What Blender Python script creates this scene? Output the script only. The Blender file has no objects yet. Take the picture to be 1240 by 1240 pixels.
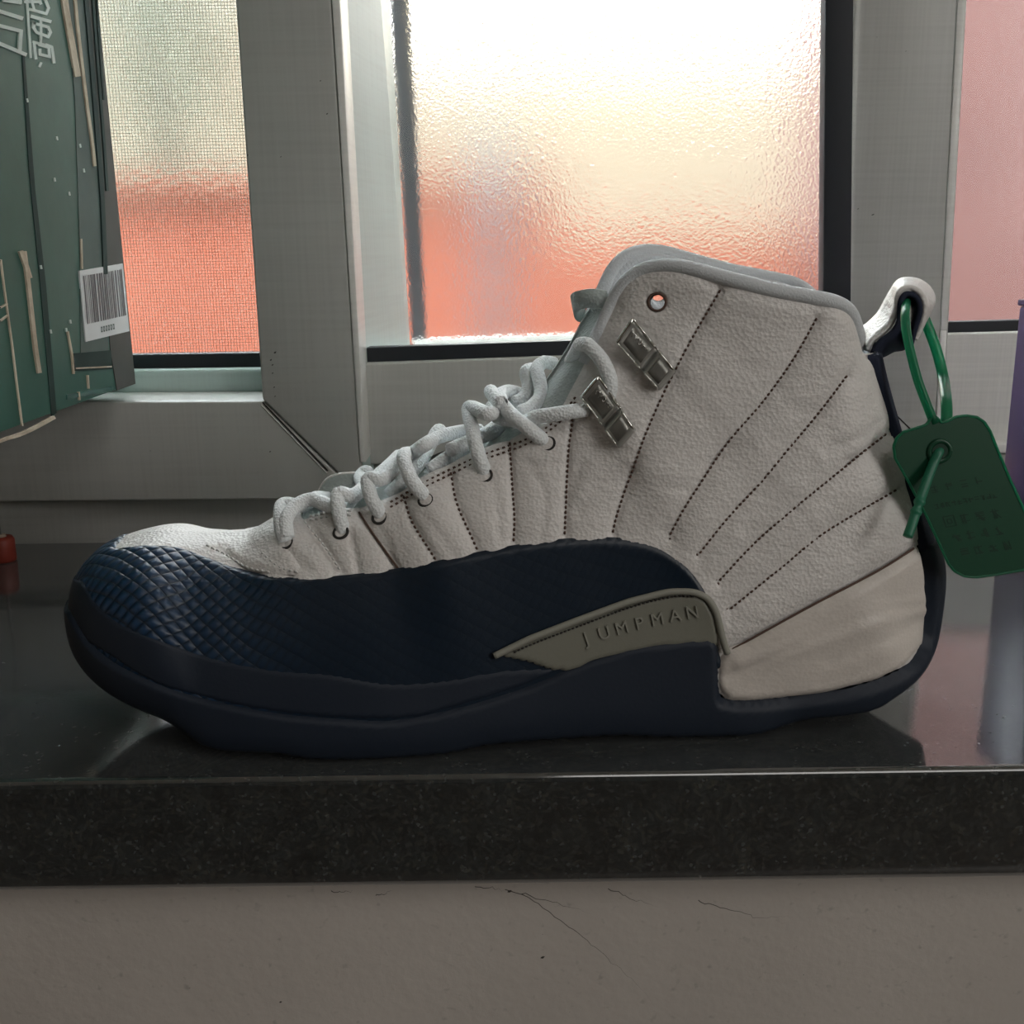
import bpy, math, random
import numpy as np
from mathutils import Vector, Matrix
from mathutils.bvhtree import BVHTree
random.seed(4); np.random.seed(4)
R = math.radians
scene = bpy.context.scene
COL = scene.collection

# ------------------------------------------------------------------ camera
F_PX = 1300.0
CAM = Vector((0.0, -0.317, 0.167))
CAM_ROT = Matrix.Rotation(R(0), 3, 'Z') @ Matrix.Rotation(R(90 - 14.0), 3, 'X') @ Matrix.Rotation(R(-0.8), 3, 'Z')
cd = bpy.data.cameras.new('camera'); cam = bpy.data.objects.new('camera', cd); COL.objects.link(cam)
cd.sensor_width = 36; cd.lens = F_PX / 1240 * 36; cd.clip_start = 0.01; cd.clip_end = 200
cam.matrix_world = Matrix.Translation(CAM) @ CAM_ROT.to_4x4()
scene.camera = cam
scene.view_settings.view_transform = 'Standard'; scene.view_settings.look = 'None'
scene.view_settings.gamma = 1; scene.view_settings.use_curve_mapping = False
scene.view_settings.exposure = 1.17

# ------------------------------------------------------------------ sky
SUN_DIR = Vector((0.075, 0.95, 0.235)).normalized()
w = bpy.data.worlds.new('sky'); scene.world = w; w.use_nodes = True
nt = w.node_tree; nt.nodes.clear()
out = nt.nodes.new('ShaderNodeOutputWorld'); bg = nt.nodes.new('ShaderNodeBackground')
tc = nt.nodes.new('ShaderNodeTexCoord')
dp = nt.nodes.new('ShaderNodeVectorMath'); dp.operation = 'DOT_PRODUCT'; dp.inputs[1].default_value = SUN_DIR
nt.links.new(tc.outputs['Generated'], dp.inputs[0])
mx = nt.nodes.new('ShaderNodeMath'); mx.operation = 'MAXIMUM'; mx.inputs[1].default_value = 0
nt.links.new(dp.outputs['Value'], mx.inputs[0])
pw = nt.nodes.new('ShaderNodeMath'); pw.operation = 'POWER'; pw.inputs[1].default_value = 70
nt.links.new(mx.outputs[0], pw.inputs[0])
mxr = nt.nodes.new('ShaderNodeMix'); mxr.data_type = 'RGBA'; mxr.clamp_factor = True
mxr.inputs[6].default_value = (.96, 1.03, 1.09, 1); mxr.inputs[7].default_value = (1.45, 1.18, .72, 1)
sep = nt.nodes.new('ShaderNodeSeparateXYZ'); nt.links.new(tc.outputs['Generated'], sep.inputs[0])
# overcast sky: luminance rises with elevation as (1 + 2 sin e)
up_ = nt.nodes.new('ShaderNodeMath'); up_.operation = 'MAXIMUM'; up_.inputs[1].default_value = 0; nt.links.new(sep.outputs[2], up_.inputs[0])
ma = nt.nodes.new('ShaderNodeMath'); ma.operation = 'MULTIPLY_ADD'; ma.inputs[1].default_value = 9.0; ma.inputs[2].default_value = .40; nt.links.new(up_.outputs[0], ma.inputs[0])
nt.links.new(ma.outputs[0], bg.inputs['Strength'])
nt.links.new(pw.outputs[0], mxr.inputs[0]); nt.links.new(mxr.outputs[2], bg.inputs['Color'])
nt.links.new(bg.outputs[0], out.inputs[0])

# ------------------------------------------------------------------ two fill lights added to brighten the room side
ld = bpy.data.lights.new('ceiling_fill', 'AREA'); ld.shape = 'RECTANGLE'; ld.size = 1.3; ld.size_y = 1.0
ld.energy = 3.5; ld.color = (1.0, 0.98, 0.95)
lo = bpy.data.objects.new('ceiling_fill', ld); COL.objects.link(lo); lo.location = (0.75, -1.35, 1.62)
ld2 = bpy.data.lights.new('side_fill', 'AREA'); ld2.shape = 'RECTANGLE'; ld2.size = .7; ld2.size_y = .9; ld2.energy = 5.0; ld2.color = (1.0, .97, .93)
lo2 = bpy.data.objects.new('side_fill', ld2); COL.objects.link(lo2); lo2.location = (1.5, -1.3, .55); lo2.rotation_euler = (Vector((0, .05, .05)) - Vector(lo2.location)).to_track_quat('-Z', 'Y').to_euler()
lo2['label'] = 'unseen soft fill light added at the right of the room'; lo2['category'] = 'light'
lo['label'] = 'unseen soft rectangular fill light added above and behind the viewer'; lo['category'] = 'light'

# ------------------------------------------------------------------ helpers
def ray(px, py):
    d = Vector(((px - 620) / F_PX, -(py - 620) / F_PX, -1.0))
    return (CAM_ROT @ d).normalized()
def PY(px, py, Y):                     # pixel -> point on the vertical plane y = Y
    d = ray(px, py); t = (Y - CAM.y) / d.y; return CAM + d * t
def PX(px, py, X):
    d = ray(px, py); t = (X - CAM.x) / d.x; return CAM + d * t
def PZ(px, py, Z=0.0):
    d = ray(px, py); t = (Z - CAM.z) / d.z; return CAM + d * t

def wloc(p):
    v = Vector((0, 0, 0))
    while p is not None:
        v += p.location; p = p.parent
    return v
def tag(o, label=None, cat=None, group=None, kind=None):
    if label: o['label'] = label
    if cat: o['category'] = cat
    if group: o['group'] = group
    if kind: o['kind'] = kind
    return o
def thing(name, label, cat, loc=(0, 0, 0), group=None):
    o = bpy.data.objects.new(name, None); COL.objects.link(o); o.location = loc; o.empty_display_size = .02
    return tag(o, label, cat, group)
def mobj(name, V, F, mat, parent=None, smooth=False, uv=None):
    off = wloc(parent)
    me = bpy.data.meshes.new(name)
    V = np.asarray([tuple(v) for v in V] if not isinstance(V, np.ndarray) else V, dtype=float) - np.array(off)
    me.from_pydata(V.tolist(), [], [list(map(int, f)) for f in F]); me.update()
    if smooth: me.polygons.foreach_set('use_smooth', [True] * len(me.polygons))
    if uv is not None:
        a = me.attributes.new('uvp', 'FLOAT2', 'POINT'); a.data.foreach_set('vector', np.asarray(uv, dtype=np.float32).ravel())
    if mat: me.materials.append(mat)
    o = bpy.data.objects.new(name, me); COL.objects.link(o)
    if parent is not None: o.parent = parent
    return o
def bevel(o, wd=.001, seg=2):
    m = o.modifiers.new('bevel', 'BEVEL'); m.width = wd; m.segments = seg; m.limit_method = 'ANGLE'; m.angle_limit = R(40)
    for p in o.data.polygons: p.use_smooth = True
    return o
class MB:
    def __init__(s): s.V = []; s.F = []
    def add(s, V, F):
        n = len(s.V); s.V += [tuple(v) for v in V]; s.F += [[i + n for i in f] for f in F]; return s
    def box(s, x0, x1, y0, y1, z0, z1):
        V = [(x, y, z) for x in (x0, x1) for y in (y0, y1) for z in (z0, z1)]
        return s.add(V, [(0, 1, 3, 2), (4, 6, 7, 5), (0, 4, 5, 1), (2, 3, 7, 6), (0, 2, 6, 4), (1, 5, 7, 3)])
    def hexa(s, A, B):                 # two quads (front A, back B), same winding
        return s.add(list(A) + list(B), [(0, 1, 2, 3), (7, 6, 5, 4), (0, 4, 5, 1), (1, 5, 6, 2), (2, 6, 7, 3), (3, 7, 4, 0)])
    def tube(s, pts, r, n=10, cap=True, flat=1.0):
        pts = [Vector(p) for p in pts]; rr = r if hasattr(r, '__len__') else [r] * len(pts)
        up = Vector((0, 0, 1)); prev = None; base = len(s.V); m = len(pts)
        for i, p in enumerate(pts):
            t = (pts[min(i + 1, m - 1)] - pts[max(i - 1, 0)]).normalized()
            if prev is None:
                a = t.cross(up if abs(t.z) < .9 else Vector((1, 0, 0))).normalized()
            else:
                a = (prev - t * prev.dot(t)).normalized()
            prev = a; b = t.cross(a)
            for k in range(n):
                th = 2 * math.pi * k / n
                s.V.append(tuple(p + (a * math.cos(th) + b * math.sin(th) * flat) * rr[i]))
        for i in range(m - 1):
            for k in range(n):
                a0 = base + i * n + k; a1 = base + i * n + (k + 1) % n
                s.F.append([a0, a1, a1 + n, a0 + n])
        if cap:
            s.F.append([base + k for k in range(n)][::-1]); s.F.append([base + (m - 1) * n + k for k in range(n)])
        return s
    def build(s, name, mat, parent=None, smooth=False):
        return mobj(name, s.V, s.F, mat, parent, smooth)
def spline(P, n):
    P = [np.array(p, float) for p in P]; m = len(P)
    if m == 2: return [P[0] + (P[1] - P[0]) * t for t in np.linspace(0, 1, n)]
    Q = [2 * P[0] - P[1]] + P + [2 * P[-1] - P[-2]]; out = []
    L = [0]
    for i in range(m - 1): L.append(L[-1] + max(1e-9, np.linalg.norm(P[i + 1] - P[i])))
    for u in np.linspace(0, L[-1], n):
        i = min(m - 2, max(0, int(np.searchsorted(L, u, side='right')) - 1)); t = (u - L[i]) / (L[i + 1] - L[i])
        a, b, c, d = Q[i], Q[i + 1], Q[i + 2], Q[i + 3]
        out.append(.5 * ((2 * b) + (c - a) * t + (2 * a - 5 * b + 4 * c - d) * t * t + (3 * b - a - 3 * c + d) * t ** 3))
    return out
def resample(P, step):
    P = np.array([tuple(p) for p in P], float); d = np.r_[0, np.cumsum(np.linalg.norm(np.diff(P, axis=0), axis=1))]
    n = max(2, int(d[-1] / step) + 1); u = np.linspace(0, d[-1], n)
    return np.stack([np.interp(u, d, P[:, k]) for k in range(P.shape[1])], 1)

# ------------------------------------------------------------------ materials
class N:
    def __init__(s, name, **kw):
        s.m = bpy.data.materials.new(name); s.m.use_nodes = True; s.t = s.m.node_tree; s.b = s.t.nodes['Principled BSDF']
        for k, v in kw.items(): s.set(k, v)
    MAP = dict(col='Base Color', rough='Roughness', metal='Metallic', spec='Specular IOR Level', coat='Coat Weight', coatr='Coat Roughness', trans='Transmission Weight', ior='IOR', sheen='Sheen Weight', sss='Subsurface Weight')
    def set(s, k, v):
        if k == 'col' and len(v) == 3: v = (*v, 1)
        s.b.inputs[s.MAP[k]].default_value = v
    def n(s, t, **kw):
        x = s.t.nodes.new('ShaderNode' + t)
        for k, v in kw.items():
            if k in x.inputs: x.inputs[k].default_value = v
            else: setattr(x, k, v)
        return x
    def l(s, a, b): s.t.links.new(a, b)
    def coord(s, scale=(1, 1, 1), attr=None):
        if attr: c = s.n('Attribute'); c.attribute_name = attr; o = c.outputs['Vector']
        else: o = s.n('TexCoord').outputs['Object']
        mp = s.n('Mapping'); mp.inputs['Scale'].default_value = scale; s.l(o, mp.inputs['Vector']); return mp.outputs[0]
    def noise(s, scale, detail=3, co=None, rough=.5):
        x = s.n('TexNoise', Scale=scale, Detail=detail, Roughness=rough); s.l(co or s.coord(), x.inputs['Vector']); return x.outputs['Fac']
    def voro(s, scale, co=None, feat='F1', outp='Distance'):
        x = s.n('TexVoronoi', Scale=scale); x.feature = feat; s.l(co or s.coord(), x.inputs['Vector']); return x.outputs[outp]
    def ramp(s, fac, stops):
        x = s.n('ValToRGB'); s.l(fac, x.inputs[0]); e = x.color_ramp.elements
        while len(e) < len(stops): e.new(.5)
        for i, (p, c) in enumerate(stops): e[i].position = p; e[i].color = (*c, 1) if len(c) == 3 else c
        return x.outputs[0]
    def math(s, op, a, b=None):
        x = s.n('Math', operation=op)
        for i, v in enumerate((a, b)):
            if v is None: continue
            if isinstance(v, (int, float)): x.inputs[i].default_value = v
            else: s.l(v, x.inputs[i])
        return x.outputs[0]
    def bump(s, h, strength=.3, dist=.001, prev=None):
        x = s.n('Bump', Strength=strength, Distance=dist); s.l(h, x.inputs['Height'])
        if prev: s.l(prev, x.inputs['Normal'])
        s.l(x.outputs[0], s.b.inputs['Normal']); return x.outputs[0]
    def color(s, o): s.l(o, s.b.inputs['Base Color'])

M = {}
def leather(name, col, k=1.0):
    g = N(name, col=col, rough=.44)
    co = g.coord()
    f = g.noise(40, 4, co); a = tuple(c * .90 for c in col)
    g.color(g.ramp(f, [(.3, a), (.7, col)]))
    b = g.bump(g.voro(820, co, 'F1'), .38 * k, .0006)
    b = g.bump(g.noise(200, 3, co), .28 * k, .0010, b)
    wv = g.coord((70, 70, 190)); b = g.bump(g.noise(1.0, 5, wv, .62), .55 * k, .0016, b)
    return g.m
M['leather'] = leather('white_leather', (.74, .715, .69))
M['leather_heel'] = leather('heel_leather', (.66, .61, .56), .35)
g = N('lining_fabric', col=(.60, .63, .65), rough=.9, sheen=.3); g.bump(g.noise(1500, 2), .5, .0006); M['lining'] = g.m
g = N('tongue_fabric', col=(.44, .50, .49), rough=.85, sheen=.2); g.bump(g.voro(900), .5, .0005); M['tongue'] = g.m
g = N('lace_cotton', col=(.84, .88, .89), rough=.85, sheen=.3)
g.bump(g.voro(1100), .6, .0006); M['lace'] = g.m
g = N('navy_rubber', col=(.006, .013, .027), rough=.62); g.bump(g.noise(900, 2), .15, .0003); M['sole'] = g.m
g = N('navy_pebbled', col=(.010, .035, .080), rough=.40)
ca = g.n('Attribute'); ca.attribute_name = 'uvp'
sp = g.n('SeparateXYZ'); g.l(ca.outputs['Vector'], sp.inputs[0])
nz = g.noise(60, 2)
def lat(u, v, p, q):
    a = g.math('ADD', g.math('MULTIPLY', sp.outputs[0], u), g.math('MULTIPLY', sp.outputs[1], v))
    a = g.math('ADD', a, g.math('MULTIPLY', nz, p))
    return g.math('POWER', g.math('ABSOLUTE', g.math('SINE', a)), q)
h = g.math('MULTIPLY', lat(560, 640, 1.5, .6), lat(560, -640, 1.5, .6))
fx = g.n('MapRange'); fx.inputs['From Min'].default_value = -.125; fx.inputs['From Max'].default_value = -.065; fx.inputs['To Min'].default_value = 1; fx.inputs['To Max'].default_value = .05
g.l(sp.outputs[0], fx.inputs['Value']); hh = g.math('MULTIPLY', h, fx.outputs[0])
b = g.bump(hh, .55, .0013); g.bump(g.noise(900, 2), .12, .0003, b); h = hh
g.color(g.ramp(h, [(0, (.004, .012, .024)), (1, (.012, .045, .105))])); M['mudguard'] = g.m  # bluer relief at the toe: the highlight there is painted into the colour
g = N('navy_webbing', col=(.006, .012, .035), rough=.8); wv = g.n('TexWave', Scale=900); g.l(g.coord(), wv.inputs[0]); g.bump(wv.outputs[0], .4, .0005); M['webbing'] = g.m
g = N('grey_shank', col=(.20, .20, .165), rough=.42); g.bump(g.noise(700, 3), .2, .0003); M['shank'] = g.m
g = N('grey_piping', col=(.27, .27, .23), rough=.5); M['piping'] = g.m
M['thread_brown'] = N('brown_thread', col=(.10, .06, .045), rough=.9).m
M['thread_white'] = N('white_thread', col=(.62, .62, .60), rough=.9).m
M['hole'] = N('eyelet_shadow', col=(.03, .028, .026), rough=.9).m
g = N('satin_metal', col=(.50, .51, .48), rough=.34, metal=.7); g.bump(g.noise(500, 2), .15, .0002); M['metal'] = g.m
M['metal_bright'] = N('polished_metal_edge', col=(.75, .76, .73), rough=.2, metal=1.0).m
M['metal_dark'] = N('dark_metal_recess', col=(.26, .26, .24), rough=.35, metal=.6).m

def plastic_translucent(name, col, tcol, f):
    g = N(name, col=col, rough=.33); tr = g.n('BsdfTranslucent'); tr.inputs[0].default_value = (*tcol, 1)
    mxs = g.n('MixShader'); mxs.inputs[0].default_value = f
    g.l(g.b.outputs[0], mxs.inputs[1]); g.l(tr.outputs[0], mxs.inputs[2]); g.l(mxs.outputs[0], g.t.nodes['Material Output'].inputs[0])
    g.bump(g.noise(300, 2), .08, .0003)
    return g.m
M['tag'] = plastic_translucent('green_plastic', (.010, .070, .036), (.02, .20, .10), .12)
M['tag_strap'] = plastic_translucent('green_plastic_thin', (.014, .12, .062), (.15, .75, .5), .45)
M['tag_tail'] = plastic_translucent('green_plastic_tail', (.035, .19, .12), (.15, .75, .5), .30)
M['tag_ink'] = N('dark_green_ink', col=(.006, .040, .021), rough=.7).m

g = N('black_granite', rough=.10, ior=2.3, sheen=.12)
co = g.coord()
v1 = g.voro(1000, co, 'F1', 'Color'); sx = g.n('SeparateXYZ'); g.l(v1, sx.inputs[0])
base = g.ramp(sx.outputs[0], [(0, (.016, .021, .023)), (.5, (.021, .027, .029)), (.75, (.034, .042, .044)), (.9, (.044, .046, .038)), (.98, (.060, .068, .07))])
mm = g.n('Mix'); mm.data_type = 'RGBA'; mm.blend_type = 'MULTIPLY'; mm.inputs[0].default_value = .7
g.l(base, mm.inputs[6]); g.l(g.ramp(g.noise(90, 4, co), [(.3, (.45, .45, .45)), (.7, (1.3, 1.3, 1.25))]), mm.inputs[7]); g.color(mm.outputs[2])
rr = g.ramp(g.noise(6, 3, co), [(.3, (.05,) * 3), (.7, (.12,) * 3)]); g.l(rr, g.b.inputs['Roughness'])
g.bump(g.noise(800, 2, co), .05, .0002); M['granite'] = g.m

def pvc(name, col, rough=.38):
    g = N(name, col=col, rough=rough)
    s1 = g.noise(1, 4, g.coord((500, 500, 12))); s2 = g.noise(1, 4, g.coord((12, 12, 420))); s3 = g.noise(9, 3)
    f = g.math('MULTIPLY', g.math('ADD', g.math('ADD', s1, s2), s3), .333)
    g.color(g.ramp(f, [(.38, tuple(c * .88 for c in col)), (.56, col)]))
    g.bump(g.noise(20, 2), .1, .002)
    return g.m
M['pvc'] = pvc('white_upvc', (.50, .51, .48)); M['pvc_teal'] = pvc('pale_teal_upvc', (.50, .63, .60), .3)
def thin_teal():
    g = N('thin_pale_upvc', col=(.55, .68, .65), rough=.35); tr = g.n('BsdfTranslucent'); tr.inputs[0].default_value = (.72, .88, .84, 1)
    x = g.n('MixShader'); x.inputs[0].default_value = .75
    g.l(g.b.outputs[0], x.inputs[1]); g.l(tr.outputs[0], x.inputs[2]); g.l(x.outputs[0], g.t.nodes['Material Output'].inputs[0]); return g.m
M['pvc_thin'] = thin_teal()
M['pvc_light'] = pvc('bright_upvc', (.80, .80, .76), .3)  # paler copy of the frame's white; its brighter light is put in the colour
M['grime'] = N('dirt_marks', col=(.03, .028, .026), rough=.9).m
M['rubber'] = N('black_gasket', col=(.012, .016, .022), rough=.6).m
M['screen'] = N('screen_wire', col=(.35, .36, .33), rough=.6).m

def glass(name, rough, scale, bs, ior=1.3, tint=(.97, .985, .97), drops=True):
    g = N(name, col=tint, rough=rough, trans=1.0, ior=ior)
    co = g.coord()
    v = g.voro(scale, co, 'SMOOTH_F1')
    b = g.bump(v, bs, .0012)
    if drops:
        nz = g.noise(11, 3, co)
        d = g.ramp(g.voro(140, co), [(.0, (1,) * 3), (.28, (0,) * 3)])
        d2 = g.math('MULTIPLY', d, g.ramp(nz, [(.45, (0,) * 3), (.6, (1,) * 3)]))
        b = g.bump(d2, bs * .9, .0016, b)
    return g.m
M['glass'] = glass('frosted_wet_glass', .26, 620, .26)
M['glass_plain'] = glass('frosted_glass', .20, 300, .12, drops=False)

g = N('beige_plaster', rough=.85)
co = g.coord(); f = g.noise(7, 5, co, .6)
c1 = g.ramp(f, [(.3, (.44, .405, .37)), (.7, (.53, .49, .45))])
sd = g.ramp(g.noise(260, 2, co), [(.2, (.55,) * 3), (.36, (1,) * 3)])
mm = g.n('Mix'); mm.data_type = 'RGBA'; mm.blend_type = 'MULTIPLY'; mm.inputs[0].default_value = .6; g.l(c1, mm.inputs[6]); g.l(sd, mm.inputs[7]); g.color(mm.outputs[2])
g.bump(g.noise(220, 4, co), .25, .001); M['plaster'] = g.m
M['crack'] = N('dark_crack', col=(.05, .045, .04), rough=1).m
g = N('room_wall_paint', col=(.72, .68, .62), rough=.9); g.bump(g.noise(80, 3), .1, .001); M['roomwall'] = g.m
M['roomdark'] = N('dark_back_wall', col=(.12, .10, .09), rough=.7).m  # unseen rear wall, darkened to keep the slab's front reflection dark
g = N('room_floor_wood', rough=.4); g.color(g.ramp(g.noise(1, 5, g.coord((3, 40, 3))), [(.3, (.05, .035, .025)), (.7, (.09, .06, .04))])); M['floor'] = g.m

def noisy(name, a, b, scale, rough=.8, bs=.1):
    g = N(name, rough=rough); co = g.coord(); g.color(g.ramp(g.noise(scale, 5, co, .6), [(.35, a), (.65, b)])); g.bump(g.noise(scale * 8, 3, co), bs, .001); return g.m
M['orange'] = noisy('orange_render', (.21, .050, .022), (.26, .066, .032), 2)
M['beige_b'] = noisy('beige_render', (.120, .093, .060), (.155, .122, .082), 1)
M['pink_b'] = noisy('faded_red_render', (.078, .028, .024), (.100, .038, .032), 2)
M['pipe'] = noisy('grey_pipe', (.025, .03, .033), (.04, .045, .05), 5)
M['bark'] = noisy('bark', (.05, .05, .035), (.12, .12, .08), 20)
M['leaf'] = noisy('grey_green_leaves', (.12, .14, .10), (.22, .25, .18), 30)
M['ground'] = noisy('pavement', (.25, .24, .22), (.35, .33, .3), 3)

M['box'] = noisy('green_carton', (.018, .080, .060), (.028, .115, .085), 9, .55, .15)
M['box_dark'] = noisy('dark_green_print', (.004, .022, .019), (.008, .034, .028), 12, .85)
M['box_grey'] = noisy('grey_tape', (.055, .085, .075), (.075, .105, .095), 14, .7)
M['box_corner'] = noisy('brown_grey_corner', (.040, .040, .036), (.065, .062, .056), 14, .7)
M['box_band'] = noisy('glossy_tape', (.03, .10, .085), (.05, .13, .11), 14, .25)
M['card'] = noisy('torn_kraft', (.36, .29, .21), (.62, .54, .43), 60, .9, .4)
M['box_print'] = N('pale_print', col=(.50, .58, .55), rough=.6).m
M['paper'] = N('label_paper', col=(.62, .63, .64), rough=.5).m
M['ink'] = N('barcode_ink', col=(.06, .06, .07), rough=.5).m
g = N('purple_card', col=(.13, .075, .22), rough=.35); g.color(g.ramp(g.noise(6, 3), [(.3, (.075, .04, .115)), (.7, (.12, .08, .19))])); M['purple'] = g.m
M['redplastic'] = N('brick_red_plastic', col=(.32, .05, .03), rough=.45).m
M['cord'] = N('grey_cord', col=(.25, .25, .24), rough=.7).m

# ================================================================== SETTING
SILL_BACK = .292
def extrude_profile(prof, x0, x1, n=1):      # prof: (y, z) loop
    V = []; m = len(prof)
    for x in np.linspace(x0, x1, n + 1): V += [(x, y, z) for y, z in prof]
    F = [[i * m + k, (i + 1) * m + k, (i + 1) * m + (k + 1) % m, i * m + (k + 1) % m] for i in range(n) for k in range(m)]
    F += [[k for k in range(m)], [n * m + k for k in range(m)][::-1]]
    return V, F
# granite sill with eased front edge
T = .0435; prof = [(.52, 0)]
r1 = .0028; prof += [(r1 - r1 * math.sin(a), -r1 + r1 * math.cos(a)) for a in np.linspace(0, math.pi / 2, 9)]
r2 = .009; prof += [(r2 - r2 * math.cos(a), -T + r2 - r2 * math.sin(a)) for a in np.linspace(0, math.pi / 2, 9)]
prof += [(.52, -T)]
V, F = extrude_profile(prof, -1.0, 1.0)
sill = mobj('trim_1', V, F, M['granite'], None, True); tag(sill, 'polished black speckled granite window sill slab under the sneaker', kind='structure')
m = sill.modifiers.new('n', 'WEIGHTED_NORMAL'); m.keep_sharp = True
for p in sill.data.polygons: p.use_smooth = len(p.vertices) == 4
# room shell
def slab(name, x0, x1, y0, y1, z0, z1, mat, label):
    o = MB().box(x0, x1, y0, y1, z0, z1).build(name, mat); tag(o, label, kind='structure'); return o
wf = slab('wall_front', -1.6, 1.6, .012, .60, -.9, -T, M['plaster'], 'beige plastered wall with fine cracks below the granite sill')
slab('wall_front_left', -1.6, -1.0, .012, .60, -T, 1.7, M['roomwall'], 'wall left of the window')
slab('wall_front_right', 1.0, 1.6, .012, .60, -T, 1.7, M['roomwall'], 'wall right of the window')
slab('wall_front_top', -1.0, 1.0, .012, .60, 1.15, 1.7, M['roomwall'], 'wall above the window')
slab('wall_left', -1.7, -1.6, -2.7, .60, -.9, 1.7, M['roomwall'], 'left wall of the room')
slab('wall_right', 1.6, 1.7, -2.7, .60, -.9, 1.7, M['roomwall'], 'right wall of the room')
slab('wall_back', -1.7, 1.7, -2.8, -2.7, -.9, 1.7, M['roomdark'], 'rear wall of the room')
slab('floor', -1.7, 1.7, -2.8, .60, -1.0, -.9, M['floor'], 'wooden room floor')
slab('ceiling', -1.7, 1.7, -2.8, .60, 1.7, 1.8, M['roomwall'], 'pale room ceiling')
# cracks and specks in the plaster
cr = [[(575, 1074), (600, 1076), (615, 1079)], [(612, 1077), (640, 1086), (662, 1103), (700, 1130), (735, 1160), (765, 1185), (790, 1215), (797, 1240)],
      [(630, 1083), (670, 1093), (720, 1108)], [(735, 1075), (765, 1088), (800, 1099)], [(845, 1090), (880, 1100), (905, 1106), (915, 1111), (950, 1110), (970, 1110)],
      [(400, 1080), (425, 1080), (430, 1077)], [(455, 1083), (468, 1082), (477, 1076)]]
mb = MB()
for c in cr:
    P = [PY(x, y, .0121) for x, y in [tuple(q) for q in spline(c, len(c) * 5)]]
    P = [p + Vector((random.gauss(0, .0003), 0, random.gauss(0, .0003))) for p in P]
    mb.tube(P, [.00022 * (1 - .6 * i / len(P)) for i in range(len(P))], 5)
o = mb.build('crack', M['crack'], wf); o['kind'] = 'stuff'
mb = MB()
for (x, y, s) in [(340, 1213, 3.2), (657, 1159, 4), (690, 1225, 2), (657, 1131, 2), (1097, 1188, 2), (973, 1180, 2.2), (617, 1079, 4), (1024, 1203, 1.8), (1050, 1155, 1.5), (230, 1196, 2)]:
    p = PY(x, y, .0122); mb.tube([p + Vector((-s * .00027, 0, -s * .0001)), p, p + Vector((s * .00027, 0, s * .00014))], [.0001, s * .00013, .0001], 6)
o = mb.build('speck', M['crack'], wf); o['kind'] = 'stuff'

# ---- window joinery. quads are given by picture corners on their own real depth plane
def to_head(top, bot):
    d = top - bot; return bot + d * ((1.158 - bot.z) / d.z)
def panel(quad, Y, d, name, mat, parent, bev=.0012):
    """a bar of frame: front face on plane y = Y, thickness d away from the room"""
    A = [PY(x, y, Y) for x, y in quad]
    for i, j in ((0, 3), (1, 2)):          # uprights run on to the head of the opening
        if quad[i][1] <= -900: A[i] = to_head(A[i], A[j])
    B = [a + Vector((0, d, 0)) for a in A]
    o = MB().hexa(A, B).build(name, mat, parent)
    return bevel(o, bev, 3) if bev else o
def lx(a, b, y): return a[0] + (b[0] - a[0]) * (y - a[1]) / (b[1] - a[1])
def L(a, b): return lambda y: (lx(a, b, y), y)
Ys = .278                                     # face of the projecting sashes
# fixed outer frame, behind and below the sashes
win0 = bpy.data.objects.new('window_1', None); COL.objects.link(win0); tag(win0, 'grey-white fixed outer window frame standing on the sill', kind='structure')
panel([(-420, 612), (440, 601.5), (446, 672), (-420, 672)], SILL_BACK, .145, 'bottom_rail', M['pvc'], win0)
panel([(-420, 608), (440, 598), (440, 602), (-420, 613)], SILL_BACK - .003, .02, 'rebate_strip', M['pvc_light'], win0, .0005)
# left sash (open toward the room, with insect screen)
s1 = bpy.data.objects.new('window_2', None); COL.objects.link(s1); tag(s1, 'left window sash with an insect screen behind the green carton', kind='structure')
inner = L((283, -60), (318, 490)); outer = L((399, -60), (440, 603))
panel([(283 - .0702 * 900, -960), (399 - .0645 * 900, -960), outer(603), inner(484)], Ys, .035, 'stile', M['pvc'], s1, .0016)
panel([(-700, 490), inner(486), outer(604.5), (-700, 613)], Ys + .0003, .035, 'bottom_rail', M['pvc'], s1, .0016)
panel([(-700, -960), (-420, -960), (-420, 613), (-700, 613)], Ys, .035, 'stile', M['pvc'], s1, .0016)
# mitre joint line
mb = MB(); a, b = PY(318, 487, Ys - .0002), PY(397, 570, Ys - .0002); mb.tube([a, (a + b) / 2, b], .00045, 5); mb.build('mitre_joint', M['grime'], s1)
a, b = PY(316, 490, Ys - .0001), PY(396, 573, Ys - .0001); MB().tube([a, b], .0004, 5).build('weld_bead', M['pvc_light'], s1)
# pale sloped edge strips of the left sash
panel([(398, -60), (408, -60), (443, 560), (436, 560)], Ys - .001, .03, 'edge_strip', M['pvc_light'], s1, .0006)
# inner sloped bottom ledge, bead, gasket
A = [PY(x, y, Ys + .0006) for x, y in [(-700, 491), (317, 487)]]
q0, q1 = PY(-700, 480, Ys + .03), PY(330, 474, Ys + .03)
MB().add([A[0], A[1], q1, q0, A[0] + Vector((0, .003, -.004)), A[1] + Vector((0, .003, -.004)), q1 + Vector((0, 0, -.006)), q0 + Vector((0, 0, -.006))],
         [(0, 1, 2, 3), (7, 6, 5, 4), (0, 4, 5, 1), (1, 5, 6, 2), (2, 6, 7, 3), (3, 7, 4, 0)]).build('sloped_ledge', M['pvc_light'], s1)
panel([(-600, 458), (340, 446), (340, 478), (-600, 490)], Ys + .032, .012, 'glazing_bead', M['pvc_teal'], s1, .003)
panel([(-600, 441), (340, 427), (340, 446), (-600, 460)], Ys + .044, .01, 'gasket', M['rubber'], s1, .0008)
panel([(-600, -900), (345, -900), (345, 450), (-600, 460)], Ys + .075, .004, 'pane', M['glass_plain'], s1, 0)
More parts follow.
